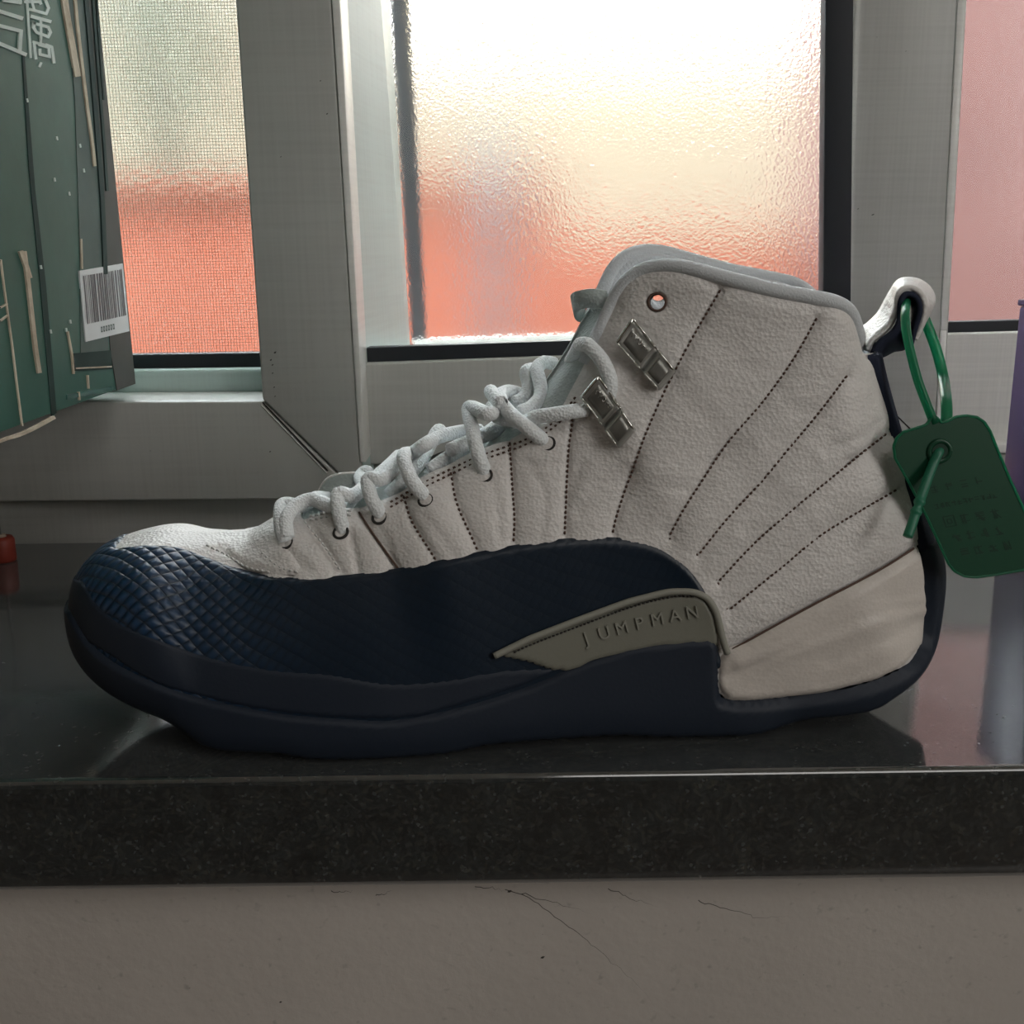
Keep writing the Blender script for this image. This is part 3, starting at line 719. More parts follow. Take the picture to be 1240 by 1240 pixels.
DISP = np.zeros(len(BV))              # quilting relief shared by the leather parts
def layer(name, d, thick, mat, parent, roll=.0012, base=-.0002, extra=None, inner=None, keep=None):
    """cut the shoe surface where d > 0, lift it by thick with a rolled edge; inner: give the sheet its inner skin too"""
    off = base + thick * sstep(0, roll, d)
    if extra is not None: off = off + extra
    P = BV + BN * off[:, None]
    faces = Q if keep is None else Q[keep]
    din = d[faces] > 0; cnt = din.sum(1)
    full = faces[cnt == 4]; part = faces[(cnt > 0) & (cnt < 4)]
    newV = []; newUV = []; newB = []; cache = {}; n0 = len(BV)
    def cut(i, j):
        k = (min(i, j), max(i, j))
        if k not in cache:
            t = d[k[0]] / (d[k[0]] - d[k[1]]); cache[k] = n0 + len(newV)
            newV.append(P[k[0]] * (1 - t) + P[k[1]] * t); newUV.append(BUV[k[0]] * (1 - t) + BUV[k[1]] * t)
            newB.append((BN[k[0]] * (1 - t) + BN[k[1]] * t))
        return cache[k]
    F = []
    for q in part:
        o_ = []
        for k in range(4):
            i, j = int(q[k]), int(q[(k + 1) % 4])
            if d[i] > 0: o_.append(i)
            if (d[i] > 0) != (d[j] > 0): o_.append(cut(i, j))
        if len(o_) >= 3: F.append(o_)
    allP = np.vstack([P] + ([np.array(newV)] if newV else [])); allU = np.vstack([BUV] + ([np.array(newUV)] if newUV else []))
    allN = np.vstack([BN] + ([np.array(newB)] if newB else []))
    F = full.tolist() + F
    used = np.unique(np.concatenate([np.array(f) for f in F])); mp = np.full(len(allP), -1); mp[used] = np.arange(len(used))
    F = [[int(mp[i]) for i in f] for f in F]; PV = allP[used]; PU = allU[used]; PN = allN[used]
    if inner:
        n = len(PV); PV = np.vstack([PV, PV - PN * inner]); PU = np.vstack([PU, PU]); ed = {}
        for f in F:
            for i in range(len(f)):
                e = (f[i], f[(i + 1) % len(f)]); 
                if (e[1], e[0]) in ed: del ed[(e[1], e[0])]
                else: ed[e] = 1
        F2 = [[i + n for i in f][::-1] for f in F] + [[e[1], e[0], e[0] + n, e[1] + n] for e in ed]
        F = F + F2
    return mobj(name, PV, F, mat, parent, True, PU)

def poly_px(pts, n=4): return xzl(dense(pts, n))
def ext(px, py): p = PY(px, py, YM); return (p.x, p.z)
def region(top, tail):                  # top: curve of picture points on the shoe; tail: closing points outside
    return np.vstack([poly_px(top), np.array([ext(*p) for p in tail])])

# --- seam lines -----------------------------------------------------
Qs = {
 'a': [(872, 352), (832, 421), (798, 489), (770, 557), (748, 622), (742, 648)],
 'b': [(990, 386), (962, 435), (926, 485), (883, 535), (850, 584), (827, 620), (810, 651)],
 'c': [(1028, 455), (989, 505), (956, 544), (923, 584), (883, 627), (846, 673)],
 'd': [(1076, 525), (1022, 568), (962, 617), (913, 660), (870, 706)],
 'e': [(1088, 593), (1042, 620), (995, 649), (946, 689), (883, 740)],
 'f': [(693, 500), (691, 523), (688, 548), (685, 627), (684, 650)],
 'g': [(616, 534), (620, 585), (623, 627), (622, 658)],
 'h': [(545, 570), (553, 609), (573, 654), (579, 668)],
 'i': [(487, 599), (498, 632), (524, 673), (528, 680)],
 'k': [(369, 632), (395, 664), (414, 693)],
}
SOLID = {'j': [(434, 619), (450, 644), (484, 692)], 'l': [(424, 648), (430, 675), (434, 694)],
         'm': [(1106, 664), (1061, 692), (979, 735), (883, 788)],
         'v1': [(300, 668), (325, 680), (352, 694)], 'v2': [(262, 664), (285, 672), (310, 690)]}
ARCH = [(792, 648), (816, 655), (842, 670), (864, 696), (878, 728), (883, 758), (884, 786)]
for k_, c in list(Qs.items()) + list(SOLID.items()):
    pl = poly_px(c); d = seg_dist(XZ, pl, False)
    DISP -= .0011 * np.exp(-(d / .0010) ** 2) + .0010 * np.exp(-(d / .0042) ** 2)
# long soft leather folds
rng = np.random.RandomState(3)
for c, dp_ in [([(690, 600), (705, 560), (735, 530)], .0007), ([(700, 620), (725, 590), (760, 570)], .0006), ([(905, 540), (860, 560), (800, 640)], .0006), ([(985, 560), (940, 600), (900, 640)], .0006),
            ([(1062, 515), (1040, 530), (1000, 548)], .0008), ([(1075, 540), (1055, 552), (1030, 560)], .0008), ([(760, 600), (790, 590), (830, 592)], .0005), ([(460, 640), (470, 660), (476, 690)], .0006),
            ([(640, 560), (660, 600), (655, 650)], .0004), ([(590, 560), (600, 600), (605, 650)], .0004), ([(515, 625), (535, 650), (550, 672)], .0005), ([(335, 650), (350, 670), (375, 690)], .0006), ([(380, 640), (400, 680), (405, 695)], .0005)]:
    DISP -= dp_ * np.exp(-(seg_dist(XZ, poly_px(c), False) / .0016) ** 2)
side = np.clip(np.abs(BN[:, 1]) * 1.6, 0, 1)
DISP *= side

# --- collar / throat outline (near side) ------------------------------
THROAT = [(365, 628), (400, 617), (440, 612), (470, 602), (510, 578), (560, 553), (600, 537), (640, 520), (672, 500), (690, 470), (705, 440), (720, 407), (735, 375)]
COLLAR = [(735, 375), (748, 348), (766, 330), (788, 322), (820, 322), (870, 335), (930, 351), (985, 361), (1018, 367), (1034, 377), (1041, 392), (1045, 410), (1049, 428)]
thr = xzl(dense(THROAT)); col_ = xzl(dense(COLLAR))
MGTOP = [(150, 657), (170, 654), (192, 654), (215, 657), (250, 672), (300, 691), (350, 699), (420, 696), (500, 685), (560, 672), (640, 657), (700, 651), (750, 651), (790, 658), (828, 680), (852, 708), (866, 742), (872, 790)]
OUTTOP = [(93, 735), (120, 778), (160, 806), (230, 835), (330, 857), (420, 865), (480, 866), (560, 850), (640, 825), (690, 803), (760, 779), (820, 770), (866, 769), (871, 800), (872, 833), (886, 848), (1000, 838), (1060, 823), (1095, 806), (1114, 782), (1120, 740), (1119, 690), (1113, 655)]
RIDGE = [(98, 690), (108, 700), (122, 726), (150, 750), (200, 772), (260, 792), (330, 806), (400, 811), (470, 822), (540, 818), (610, 806), (690, 803)]
# upper: white leather, above the sole and left open along throat + collar
lowline = [(110, 740), (160, 790), (330, 840), (480, 850), (640, 815), (760, 770), (862, 765), (868, 840), (1000, 836), (1090, 808), (1114, 780), (1118, 720), (1112, 660)]
up_poly = np.vstack([np.array([ext(60, 745)]), poly_px(lowline), np.array([ext(1160, 640), ext(1160, 430)]), col_[::-1], thr[::-1],
                     np.array([ext(352, 600), ext(300, 560), ext(60, 560)])])
d_up = sdf(up_poly)
hole = xz(796, 366)
def hole_cut(d):
    dh = np.hypot(XZ[:, 0] - hole[0], XZ[:, 1] - hole[1]) - .0024
    nearh = BV[:, 1] < YM
    d = np.where(nearh, np.minimum(d, dh), d)
    dirn = ray(797, 366); t = (YM + .026 - CAM.y) / dirn.y; fp = CAM + dirn * t
    dh2 = np.hypot(XZ[:, 0] - fp.x, XZ[:, 1] - fp.z) - .0034
    return np.where(~nearh & (BV[:, 2] > .1), np.minimum(d, dh2), d)
d_up = hole_cut(d_up)
# padded collar bulge
cd_ = seg_dist(XZ, np.vstack([thr[-14:], col_]), False)
lace_poly = poly_px(Qs['a'])
ex = DISP - .0012 * sstep(.006, .0, cd_)
upper = layer('upper', d_up, .0008, M['leather'], shoe, .0015, 0, ex)
lining = layer('lining', d_up, -.0030, M['lining'], shoe, .0015, -.0012, ex)
for nm, o in (('lining', lining),):
    o.data.flip_normals()
# rolled collar rim: swept along collar + throat on both sides
def side_pt(x, z, far=False, off=0.0):
    y0 = .3 if far else -.3
    zz = z
    h, n, i, t = bvh.ray_cast(Vector((x, YM + (y0 if far else y0), zz)), Vector((0, -1 if far else 1, 0)))
    if h is None: return Vector((x, YM, z))
    if (n.y < 0) == far: n = -n
    return h + n * off
cpath = resample(xzl(dense(THROAT[-3:] + COLLAR[1:], 6)), .0012)
nearp_ = [side_pt(x, z, False, -.0016) for x, z in cpath]
def farz(z): return z + .0045 * min(1, max(0, (z - .09) / .06))
farp_ = [side_pt(x, farz(z), True, -.0016) for x, z in cpath]
def smooth_path(P, n=6):
    A = np.array([tuple(p) for p in P])
    for _ in range(n):
        B = A.copy(); B[1:-1] = (A[:-2] + 2 * A[1:-1] + A[2:]) / 4; A = B
    return A
loop = smooth_path(nearp_ + farp_[::-1], 10)
rim = MB().tube([Vector(p) for p in loop], .0025, 12).build('collar_rim', M['lining'], shoe, True); rim['label'] = 'padded pale blue-grey collar rim'
# seam bead between rim and leather
bead = smooth_path([side_pt(x, z, False, .0009) for x, z in resample(xzl(dense([(738, 382), (752, 356), (770, 339), (792, 331), (822, 331), (870, 344), (930, 361), (985, 371), (1014, 377), (1028, 388), (1034, 402), (1042, 425)], 6)), .0012)], 6)

# eyestay reinforcement (short strip along the throat)
ES = [(392, 622), (440, 617), (474, 609), (514, 586), (562, 562), (602, 546), (642, 531), (676, 508), (700, 478)]

# --- overlays ------------------------------------------------------------
mg_poly = region(MGTOP, [(869, 800), (866, 765), (690, 800), (640, 822), (480, 862), (330, 854), (160, 803), (100, 745), (60, 740), (60, 620), (140, 630)])
d_mg = sdf(mg_poly)
def sdf_at(P, poly): d = seg_dist(P, poly); return np.where(inside(P, poly), d, -d)
low = XZ + np.array([0, .008]); d_mg = np.where(fz & (XZ[:, 0] < -.06), sdf_at(low, mg_poly), d_mg)
layer('mudguard', d_mg, .0018, M['mudguard'], shoe, .0016)
fx_poly = np.vstack([poly_px(RIDGE), poly_px([(690, 806), (640, 830), (560, 856), (480, 873), (330, 864), (200, 832), (120, 784)]), np.array([ext(60, 740), ext(60, 680)])])
d_fx = sdf(fx_poly)
layer('foxing', d_fx, .0022, M['sole'], shoe, .0018)
out_poly = np.vstack([np.array([ext(60, 728)]), poly_px(OUTTOP), np.array([ext(1160, 650), ext(1200, 950), ext(60, 1000)])])
d_out = sdf(out_poly)
down = sstep(-.75, -.95, BN[:, 2])      # keep the tread flat on the slab
layer('outsole', d_out, .0036, M['sole'], shoe, .0022, -.0002, -(.0034) * (1 - sstep(-.96, -.6, BN[:, 2])))
# heel counter (white lower heel)
hp = [(1112, 662), (1104, 666), (1061, 692), (979, 735), (900, 778), (877, 786), (867, 800), (866, 832), (880, 848), (910, 849), (1000, 838), (1060, 823), (1094, 806), (1113, 782), (1119, 740), (1118, 690)]
hpp = xzl(resample(hp, 8))
d_hp = sdf(hpp); d_hp = np.where(XZ[:, 0] > 0.04, d_hp, -1)
exh = np.zeros(len(BV))
for c, dp_, sg in [([(876, 818), (960, 780), (1050, 745), (1119, 728)], .0011, .0012), ([(895, 800), (980, 775), (1119, 728)], -.0012, .0032), ([(1000, 800), (1050, 780), (1075, 772), (1115, 745)], .0006, .0008), ([(990, 825), (1060, 805), (1100, 790)], .0005, .001)]:
    exh -= dp_ * np.exp(-(seg_dist(XZ, poly_px(c), False) / sg) ** 2)
NEAR = (BV[Q][:, :, 1] <= YM + 1e-6).all(1)
for kp in (NEAR, ~NEAR): layer('heel_counter', d_hp, .0024, M['leather_heel'], shoe, .0022, -.0002, exh * sstep(0, .003, d_hp), None, kp)
# navy strip up the back of the heel
st_poly = np.vstack([xzl(resample([(1114, 668), (1107, 640), (1100, 610), (1091, 570), (1082, 535), (1069, 495), (1056, 455), (1050, 430)], 8)), np.array([ext(1080, 420), ext(1180, 560), ext(1190, 690)])])
d_st = sdf(st_poly)
layer('heel_strip', d_st, .0024, M['webbing'], shoe, .0012)
bk = poly_px([(1116, 650), (1123, 690), (1127, 740), (1124, 780)])
# grey-green shank plate with piping
SH = [(597, 792), (618, 781), (640, 771), (700, 748), (760, 726), (808, 714), (838, 713), (856, 722), (866, 742), (871, 768)]
sh_poly = np.vstack([xzl(resample(SH, 6)), xzl(resample([(869, 782), (820, 781), (760, 789), (720, 800), (690, 812), (668, 812), (640, 802), (600, 794)], 6))])
d_sh = sdf(sh_poly)
layer('shank_plate', d_sh, .0030, M['shank'], shoe, .0010, keep=~NEAR)
shank = layer('shank_plate', d_sh, .0030, M['shank'], shoe, .0010, keep=NEAR)
shank['label'] = 'grey-green side plate with raised lettering'
pp = [snap(x, y, .0027) for x, y in resample([(597, 792), (640, 771), (700, 748), (760, 726), (808, 714), (838, 713), (857, 721), (867, 740), (873, 768), (879, 788)], 4)]
MB().tube([Vector(p) for p in smooth_path(pp, 4)], .0012, 8).build('piping', M['piping'], shank, True)
# raised lettering on the plate
def px_text(txt, start, end, hpx, lift, name, mat, parent, depth=.0006, squash=1.0):
    a = np.array(start, float); b = np.array(end, float); n = len(txt)
    mb = MB()
    for i, ch in enumerate(txt):
        c = bpy.data.curves.new('t', 'FONT'); c.body = ch; c.size = 1; c.extrude = 0; c.resolution_u = 3; c.align_x = 'CENTER'
        o = bpy.data.objects.new('t', c); dg = bpy.context.evaluated_depsgraph_get(); COL.objects.link(o); dg.update()
        me = bpy.data.meshes.new_from_object(o.evaluated_get(dg))
        t = (i + .5) / n; ctr = a + (b - a) * t; dirn = (b - a) / np.linalg.norm(b - a); t2 = 4 * t * (1 - t)
        ctr = ctr + np.array((0, -3.0 * t2)); ang = math.atan2(dirn[1], dirn[0]) + (t - .5) * .22; ux = np.array((math.cos(ang), math.sin(ang))); uy = np.array((math.sin(ang), -math.cos(ang)))
        vs = [v.co.copy() for v in me.vertices]; strong = 1.0
        top = []
        for v in vs:
            q = ctr + ux * v.x * hpx * 1.45 * squash + uy * v.y * hpx * 1.4
            top.append((snap(q[0], q[1], lift + depth), snap(q[0], q[1], lift - .0002)))
        base = len(mb.V); nv = len(vs)
        mb.V += [tuple(p[0]) for p in top] + [tuple(p[1]) for p in top]
        ed = {}
        for p in me.polygons:
            f = list(p.vertices); mb.F.append([base + k for k in f])
            for k in range(len(f)):
                e = (f[k], f[(k + 1) % len(f)])
                if (e[1], e[0]) in ed: del ed[(e[1], e[0])]
                else: ed[e] = 1
        for e in ed: mb.F.append([base + e[1], base + e[0], base + e[0] + nv, base + e[1] + nv])
        bpy.data.objects.remove(o); bpy.data.meshes.remove(me); bpy.data.curves.remove(c)
    return mb.build(name, mat, parent)
tx = px_text('JUMPMAN', (700, 780), (849, 743), 15, .0029, 'lettering', M['piping'], shank)
# --- stitching ---------------------------------------------------------
def stitches(lines, step, ln, wd, lift, name, mat):
    mb = MB()
    for c in lines:
        P = resample(dense(c, 6), step)
        for i in range(len(P) - 1):
            d = (P[i + 1] - P[i]) / np.linalg.norm(P[i + 1] - P[i]); p0 = P[i]; p1 = P[i] + d * ln
            A = snap(*p0, 0); B = snap(*p1, 0)
            r_ = hit(*p0)
            if r_ is None: continue
            n = r_[1]; A = A + n * lift; B = B + n * lift; mid_ = (A + B) / 2 + n * .0003
            mb.tube([A - n * .0004, A.lerp(mid_, .6), mid_.lerp(B, .4), B - n * .0004], [wd * .6, wd, wd, wd * .6], 5)
    o = mb.build(name, mat, shoe, True); o['kind'] = 'stuff'; return o
stitches([Qs[k] for k in 'abcdefghi'] + [ARCH], 6.2, 3.4, .00042, -.0010, 'stitching', M['thread_brown'])
stitches([Qs['k'], [(376, 627), (400, 622), (428, 619)], [(376, 631), (400, 627), (428, 624)], [(250, 662), (272, 672), (300, 688), (330, 694)], [(318, 670), (340, 688), (364, 694)]], 6.5, 3.6, .0004, .0006, 'stitching', M['thread_white'])
es2 = [(x, y + 6) for x, y in ES[2:]]
stitches([ES[2:], es2], 7, 2.6, .0004, .0006, 'stitching', M['thread_brown'])
stitches([[(x + 3, y + 6) for x, y in SH[1:7]]], 5.0, 3.0, .00035, .0030, 'stitching', M['hole'])
# brown lines laid in the grooves, standing in for the solid seams' shadow
for k_ in 'jm':
    mb = MB(); mb.tube([snap(x, y, -.0006 if k_ == 'j' else .0002) for x, y in resample(dense(SOLID[k_], 5), 4)], .0004, 5)
    mb.build('seam_shade', M['thread_brown'], shoe, True)
# vamp overlay seam piece in front of the laces
vp = xzl(resample([(272, 662), (300, 646), (335, 628), (362, 622), (352, 640), (346, 660), (360, 680), (368, 696), (330, 696), (300, 690), (280, 676), (272, 662)], 5))
layer('vamp_overlay', np.where(XZ[:, 0] < 0, sdf(vp), -1), .0010, M['leather'], shoe, .0012, -.0001)

# --- tongue ---------------------------------------------------------------
tg_in = [(378, 642), (440, 627), (475, 617), (515, 594), (565, 570), (605, 553), (645, 537), (686, 508), (706, 478), (724, 445), (738, 415), (752, 386), (760, 362)]
tg_poly = np.vstack([poly_px(tg_in), np.array([ext(738, 372), ext(722, 368), ext(704, 368), ext(676, 372), ext(560, 430), ext(330, 560), ext(350, 610)])])
tongue = layer('tongue', sdf(tg_poly), -.0040, M['tongue'], shoe, .0004, -.0008, None, .003)
# lace keeper band on the tongue
P = [PY(735, 363, YM - .015), PY(715, 361, YM - .014), PY(698, 364, YM - .010), PY(693, 370, YM - .002), PY(697, 378, YM + .008), PY(706, 380, YM + .014)]
P = [Vector(tuple(p)) for p in spline(P, 26)]
mb = MB()
for h0 in (0,):
    V = []
    for p in P: V += [p + Vector((0, 0, .0030)), p + Vector((0.0012, 0, -.0030))]
    mb.add(V, [[2 * i, 2 * i + 1, 2 * i + 3, 2 * i + 2] for i in range(len(P) - 1)])
kb = mb.build('lace_keeper', M['tongue'], tongue, True); sm = kb.modifiers.new('s', 'SOLIDIFY'); sm.thickness = .0014; sm.offset = 0
# grey raised edge of the far eyestay
P = [PY(x, y, YM + .020) for x, y in [(384, 618), (386, 600), (394, 584), (408, 576), (430, 574), (452, 576), (470, 572)]]
P = [Vector(tuple(p)) for p in spline(P, 40)]
V = []
for p in P: V += [p, p + Vector((.004, -.004, -.014))]
o = mobj('far_eyestay_edge', V, [[2 * i, 2 * i + 1, 2 * i + 3, 2 * i + 2] for i in range(len(P) - 1)], M['tongue'], shoe, True)
sm = o.modifiers.new('s', 'SOLIDIFY'); sm.thickness = .002; sm.offset = 0
MB().tube(P, .0009, 8).build('edge_binding', M['leather'], o, True)

# --- laces ------------------------------------------------------------------
RL = .0025
def lace(pts, name='lace', r=RL):
    """pts: (px, py, off) on the near surface if off is a number, (px, py, 'Y', y) on a depth plane"""
    P = []
    for q in pts:
        P.append(PY(q[0], q[1], q[3]) if q[2] == 'Y' else snap(q[0], q[1], q[2]))
    P = [Vector(tuple(p)) for p in spline(P, max(24, len(P) * 9))]
    mb = MB(); mb.tube(P, r, 12)
    o = mb.build(name, M['lace'], shoe, True); return o
c_ = YM
lace([(347, 657, .0005), (347, 645, .004), (352, 628, .006), (366, 612, 'Y', c_ - .008), (382, 603, 'Y', c_ + .004), (396, 603, 'Y', c_ + .016)])
lace([(351, 655, .002), (355, 640, .005), (368, 625, .005), (385, 616, .004), (402, 613, 'Y', c_ - .016), (425, 611, 'Y', c_ - .006), (455, 592, 'Y', c_ + .008)])
lace([(414, 642, -.002), (416, 628, .004), (419, 612, .006), (426, 600, 'Y', c_ - .016), (440, 590, 'Y', c_ - .006), (436, 578, 'Y', c_ + .018), (444, 571, 'Y', c_ + .022), (449, 582, 'Y', c_ + .026)])
lace([(461, 624, -.002), (456, 612, .005), (456, 596, .007), (463, 580, 'Y', c_ - .018), (478, 564, 'Y', c_ - .010), (500, 551, 'Y', c_ + .004), (518, 545, 'Y', c_ + .02)])
lace([(405, 618, 'Y', c_ - .010), (430, 600, 'Y', c_ - .008), (455, 578, 'Y', c_ - .002), (475, 560, 'Y', c_ + .012), (484, 552, 'Y', c_ + .022), (489, 560, 'Y', c_ + .026)])
lace([(516, 603, -.002), (506, 590, .005), (500, 572, .007), (502, 554, .009), (512, 540, 'Y', c_ - .014), (532, 529, 'Y', c_ - .006), (556, 523, 'Y', c_ + .004), (580, 521, 'Y', c_ + .016)])
lace([(470, 600, 'Y', c_ - .012), (492, 578, 'Y', c_ - .010), (510, 558, 'Y', c_ - .002), (522, 536, 'Y', c_ + .012), (531, 521, 'Y', c_ + .020), (537, 527, 'Y', c_ + .026)])
lace([(520, 570, 'Y', c_ - .012), (545, 552, 'Y', c_ - .008), (565, 540, 'Y', c_), (590, 524, 'Y', c_ + .012), (606, 512, 'Y', c_ + .02)])
lace([(587, 573, -.002), (584, 556, .005), (583, 535, .007), (583, 514, .009), (590, 501, 'Y', c_ - .022), (600, 500, 'Y', c_ - .012), (615, 510, 'Y', c_ - .004), (640, 512, 'Y', c_ + .006)])
lace([(661, 535, -.002), (646, 525, .005), (629, 512, .006), (614, 497, .009), (606, 488, 'Y', c_ - .018), (606, 478, 'Y', c_ - .006), (618, 474, 'Y', c_ + .006), (632, 480, 'Y', c_ + .010), (628, 494, 'Y', c_ + .016)])
lace([(712, 496, .001), (697, 501, .004), (677, 506, .005), (655, 510, .004), (636, 511, 'Y', c_ - .018), (615, 508, 'Y', c_ - .012), (600, 503, 'Y', c_ - .004), (596, 492, 'Y', c_ + .008)])
lace([(629, 500, 'Y', c_ - .014), (645, 492, 'Y', c_ - .010), (655, 478, 'Y', c_ - .004), (653, 460, 'Y', c_ + .002), (650, 447, 'Y', c_ + .008), (658, 439, 'Y', c_ + .014), (670, 440, 'Y', c_ + .02)])
lace([(622, 488, 'Y', c_ - .002), (634, 482, 'Y', c_ + .002), (640, 468, 'Y', c_ + .006), (637, 451, 'Y', c_ + .010), (644, 447, 'Y', c_ + .016)])
lace([(545, 545, 'Y', c_ - .014), (560, 538, 'Y', c_ - .01), (585, 528, 'Y', c_ - .006), (605, 520, 'Y', c_), (628, 508, 'Y', c_ + .012)])
lace([(703, 417, 'Y', c_ - .015), (709, 417, 'Y', c_ - .021), (719, 424, .0045), (731, 438, .0045), (739, 455, .004), (741, 468, .003), (737, 482, .001), (731, 490, .0005)])
lace([(703, 417, 'Y', c_ - .015), (696, 430, 'Y', c_ - .006), (690, 440, 'Y', c_ + .004)])
# eyelet shadow rings
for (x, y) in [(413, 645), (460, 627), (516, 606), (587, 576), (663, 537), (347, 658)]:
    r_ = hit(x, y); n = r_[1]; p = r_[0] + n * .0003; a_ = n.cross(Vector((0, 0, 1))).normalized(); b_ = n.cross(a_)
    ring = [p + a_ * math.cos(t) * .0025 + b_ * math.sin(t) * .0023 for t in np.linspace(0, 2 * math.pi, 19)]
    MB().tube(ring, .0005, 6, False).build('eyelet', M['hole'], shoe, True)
# rim of the punched hole
for sgn in (1,):
    r_ = (side_pt(hole[0] , hole[1]+.0045, False), )
    ring = [side_pt(hole[0] + math.cos(t) * .0027, hole[1] + math.sin(t) * .0027, False, .0006) for t in np.linspace(0, 2 * math.pi, 21)]
    MB().tube(ring, .00045, 6, False).build('eyelet', M['thread_brown'], shoe, True)
# --- metal lace locks ---------------------------------------------------------
def lock(c0, c1, c2, c3):
    """corners: top edge right, top edge left, far end left, far end right (picture)"""
    c0, c1, c2, c3 = [np.array(c, float) for c in (c0, c1, c2, c3)]
    prof = [(0, .0078), (.04, .0078), (.12, .0060), (.26, .0042), (.42, .0036), (.52, .0046), (.555, .0046), (.57, .0022), (.63, .0022), (.645, .0044), (.80, .0048), (.95, .0044), (.985, .0030), (1, .0012)]
    us = np.linspace(0, 1, 50); hs = np.interp(us, [p[0] for p in prof], [p[1] for p in prof]); nw = 9
    mid0 = (c0 + c1) / 2; mid1 = (c2 + c3) / 2
    r_ = hit(*((mid0 + mid1) / 2)); n = r_[1]
    def pt(u, v, h):
        q = (c1 * (1 - v) + c0 * v) * (1 - u) + (c2 * (1 - v) + c3 * v) * u
        p = snap(*q, 0); 
        # aim so that the raised plate still projects where the photo has it
        d = ray(*q); pn = p + n * h; return pn + (CAM + d * ((pn - CAM).dot(d)) - pn) * .8
    V = [pt(u, v, h) for u, h in zip(us, hs) for v in np.linspace(0, 1, nw)]
    F = [[i * nw + k, i * nw + k + 1, (i + 1) * nw + k + 1, (i + 1) * nw + k] for i in range(len(us) - 1) for k in range(nw - 1)]
    o = mobj('lace_lock', V, F, M['metal'], shoe, True); sm = o.modifiers.new('s', 'SOLIDIFY'); sm.thickness = .0009; sm.offset = 0
    def edge(L__, r=.00045):
        MB().tube([pt(u, v, float(np.interp(u, us, hs)) + .0005) for u, v in L__], r, 6).build('rim', M['metal_bright'], o, True)
    edge([(u, 1) for u in np.linspace(0, 1, 34)]); edge([(0, v) for v in np.linspace(0, 1, 6)], .0006)
    edge([(u, 0) for u in np.linspace(0, .56, 20)], .0003); edge([(.56, v) for v in np.linspace(0, 1, 6)], .0003); edge([(1, v) for v in np.linspace(0, 1, 6)], .0004)
    edge([(u, 0) for u in np.linspace(.63, 1, 12)], .0003)
    # stamped inner panels
    for (u0, u1, v0, v1) in ((.08, .50, .16, .84), (.68, .94, .14, .86)):
        g_ = [(u, v) for u in np.linspace(u0, u1, 8) for v in np.linspace(v0, v1, 4)]
        MBx = MB().add([pt(u, v, float(np.interp(u, us, hs)) + .0006) for u, v in g_], [[i * 4 + k, i * 4 + k + 1, i * 4 + k + 5, i * 4 + k + 4] for i in range(7) for k in range(3)])
        q = MBx.build('inset_panel', M['metal_dark'], o, True); sm = q.modifiers.new('s', 'SOLIDIFY'); sm.thickness = .0002; sm.offset = 0
    mb = MB()
    for g_ in ([(.14, .52), (.12, .66), (.18, .72), (.21, .60), (.20, .50)], [(.22, .62), (.25, .74), (.27, .66)], [(.28, .60), (.31, .56), (.33, .68), (.30, .76)], [(.37, .56), (.36, .68), (.41, .70)], [(.42, .60), (.45, .72)]):
        mb.tube([pt(u, v, float(np.interp(u, us, hs)) + .0008) for u, v in g_], .00022, 5)
    mb.build('embossed_mark', M['metal_bright'], o, True)
    return o
lock((727.5, 456), (707, 481), (750, 541), (769, 520))['label'] = 'lower metal lace lock, threaded by the lace'
lock((767, 387), (748, 416), (798, 472), (817, 450))['label'] = 'upper metal lace lock, empty'

# --- pull tab ------------------------------------------------------------------
def ribbon(A, B, name, mat, parent, th=.0022, n=60):
    """A: near edge, B: far edge as (px, py, Y)"""
    A = spline([PY(*p) for p in A], n); B = spline([PY(*p) for p in B], n)
    V = []; nw = 6
    for a, b in zip(A, B): V += [Vector(tuple(a)).lerp(Vector(tuple(b)), k / (nw - 1)) for k in range(nw)]
    F = [[i * nw + k, i * nw + k + 1, (i + 1) * nw + k + 1, (i + 1) * nw + k] for i in range(n - 1) for k in range(nw - 1)]
    o = mobj(name, V, F, mat, parent, True); sm = o.modifiers.new('s', 'SOLIDIFY'); sm.thickness = th; sm.offset = 0; return o
yn, yf = YM - .008, YM + .009
tab = ribbon([(1052, 425, yn), (1056, 414, yn), (1068, 404, yn), (1079, 393, yn), (1085, 376, yn), (1087, 358, yn), (1094, 350, yn), (1106, 350, yn), (1115, 358, yn), (1119, 372, yn), (1116, 390, yn), (1108, 412, yn)],
       [(1046, 396, yf), (1052, 392, yf), (1064, 380, yf), (1072, 366, yf), (1080, 352, yf), (1088, 341, yf), (1098, 338, yf), (1112, 340, yf), (1124, 348, yf), (1130, 360, yf), (1128, 372, yf), (1120, 388, yf)], 'pull_tab', M['leather'], shoe, .0016)
tab['label'] = 'white pull tab loop lined with navy webbing'
yn2 = YM - .0095
ribbon([(1054, 440, yn2), (1057, 426, yn2), (1066, 413, yn2), (1080, 402, yn2), (1088, 388, yn2), (1090, 366, yn2), (1096, 356, yn2), (1106, 357, yn2), (1113, 366, yn2), (1114, 380, yn2), (1109, 396, yn2), (1102, 424, yn2)],
       [(1062, 432, yf), (1070, 430, yf), (1082, 424, yf), (1096, 420, yf), (1098, 400, yf), (1095, 378, yf), (1097, 368, yf), (1102, 366, yf), (1105, 372, yf), (1105, 384, yf), (1102, 396, yf), (1098, 415, yf)], 'webbing', M['webbing'], tab, .0016)
MB().tube([PY(1098, 372, YM - .002), PY(1099, 362, YM - .003), PY(1104, 359, YM - .004), PY(1110, 364, YM - .003)], .0008, 6).build('thread_loop', M['lace'], tab, True)
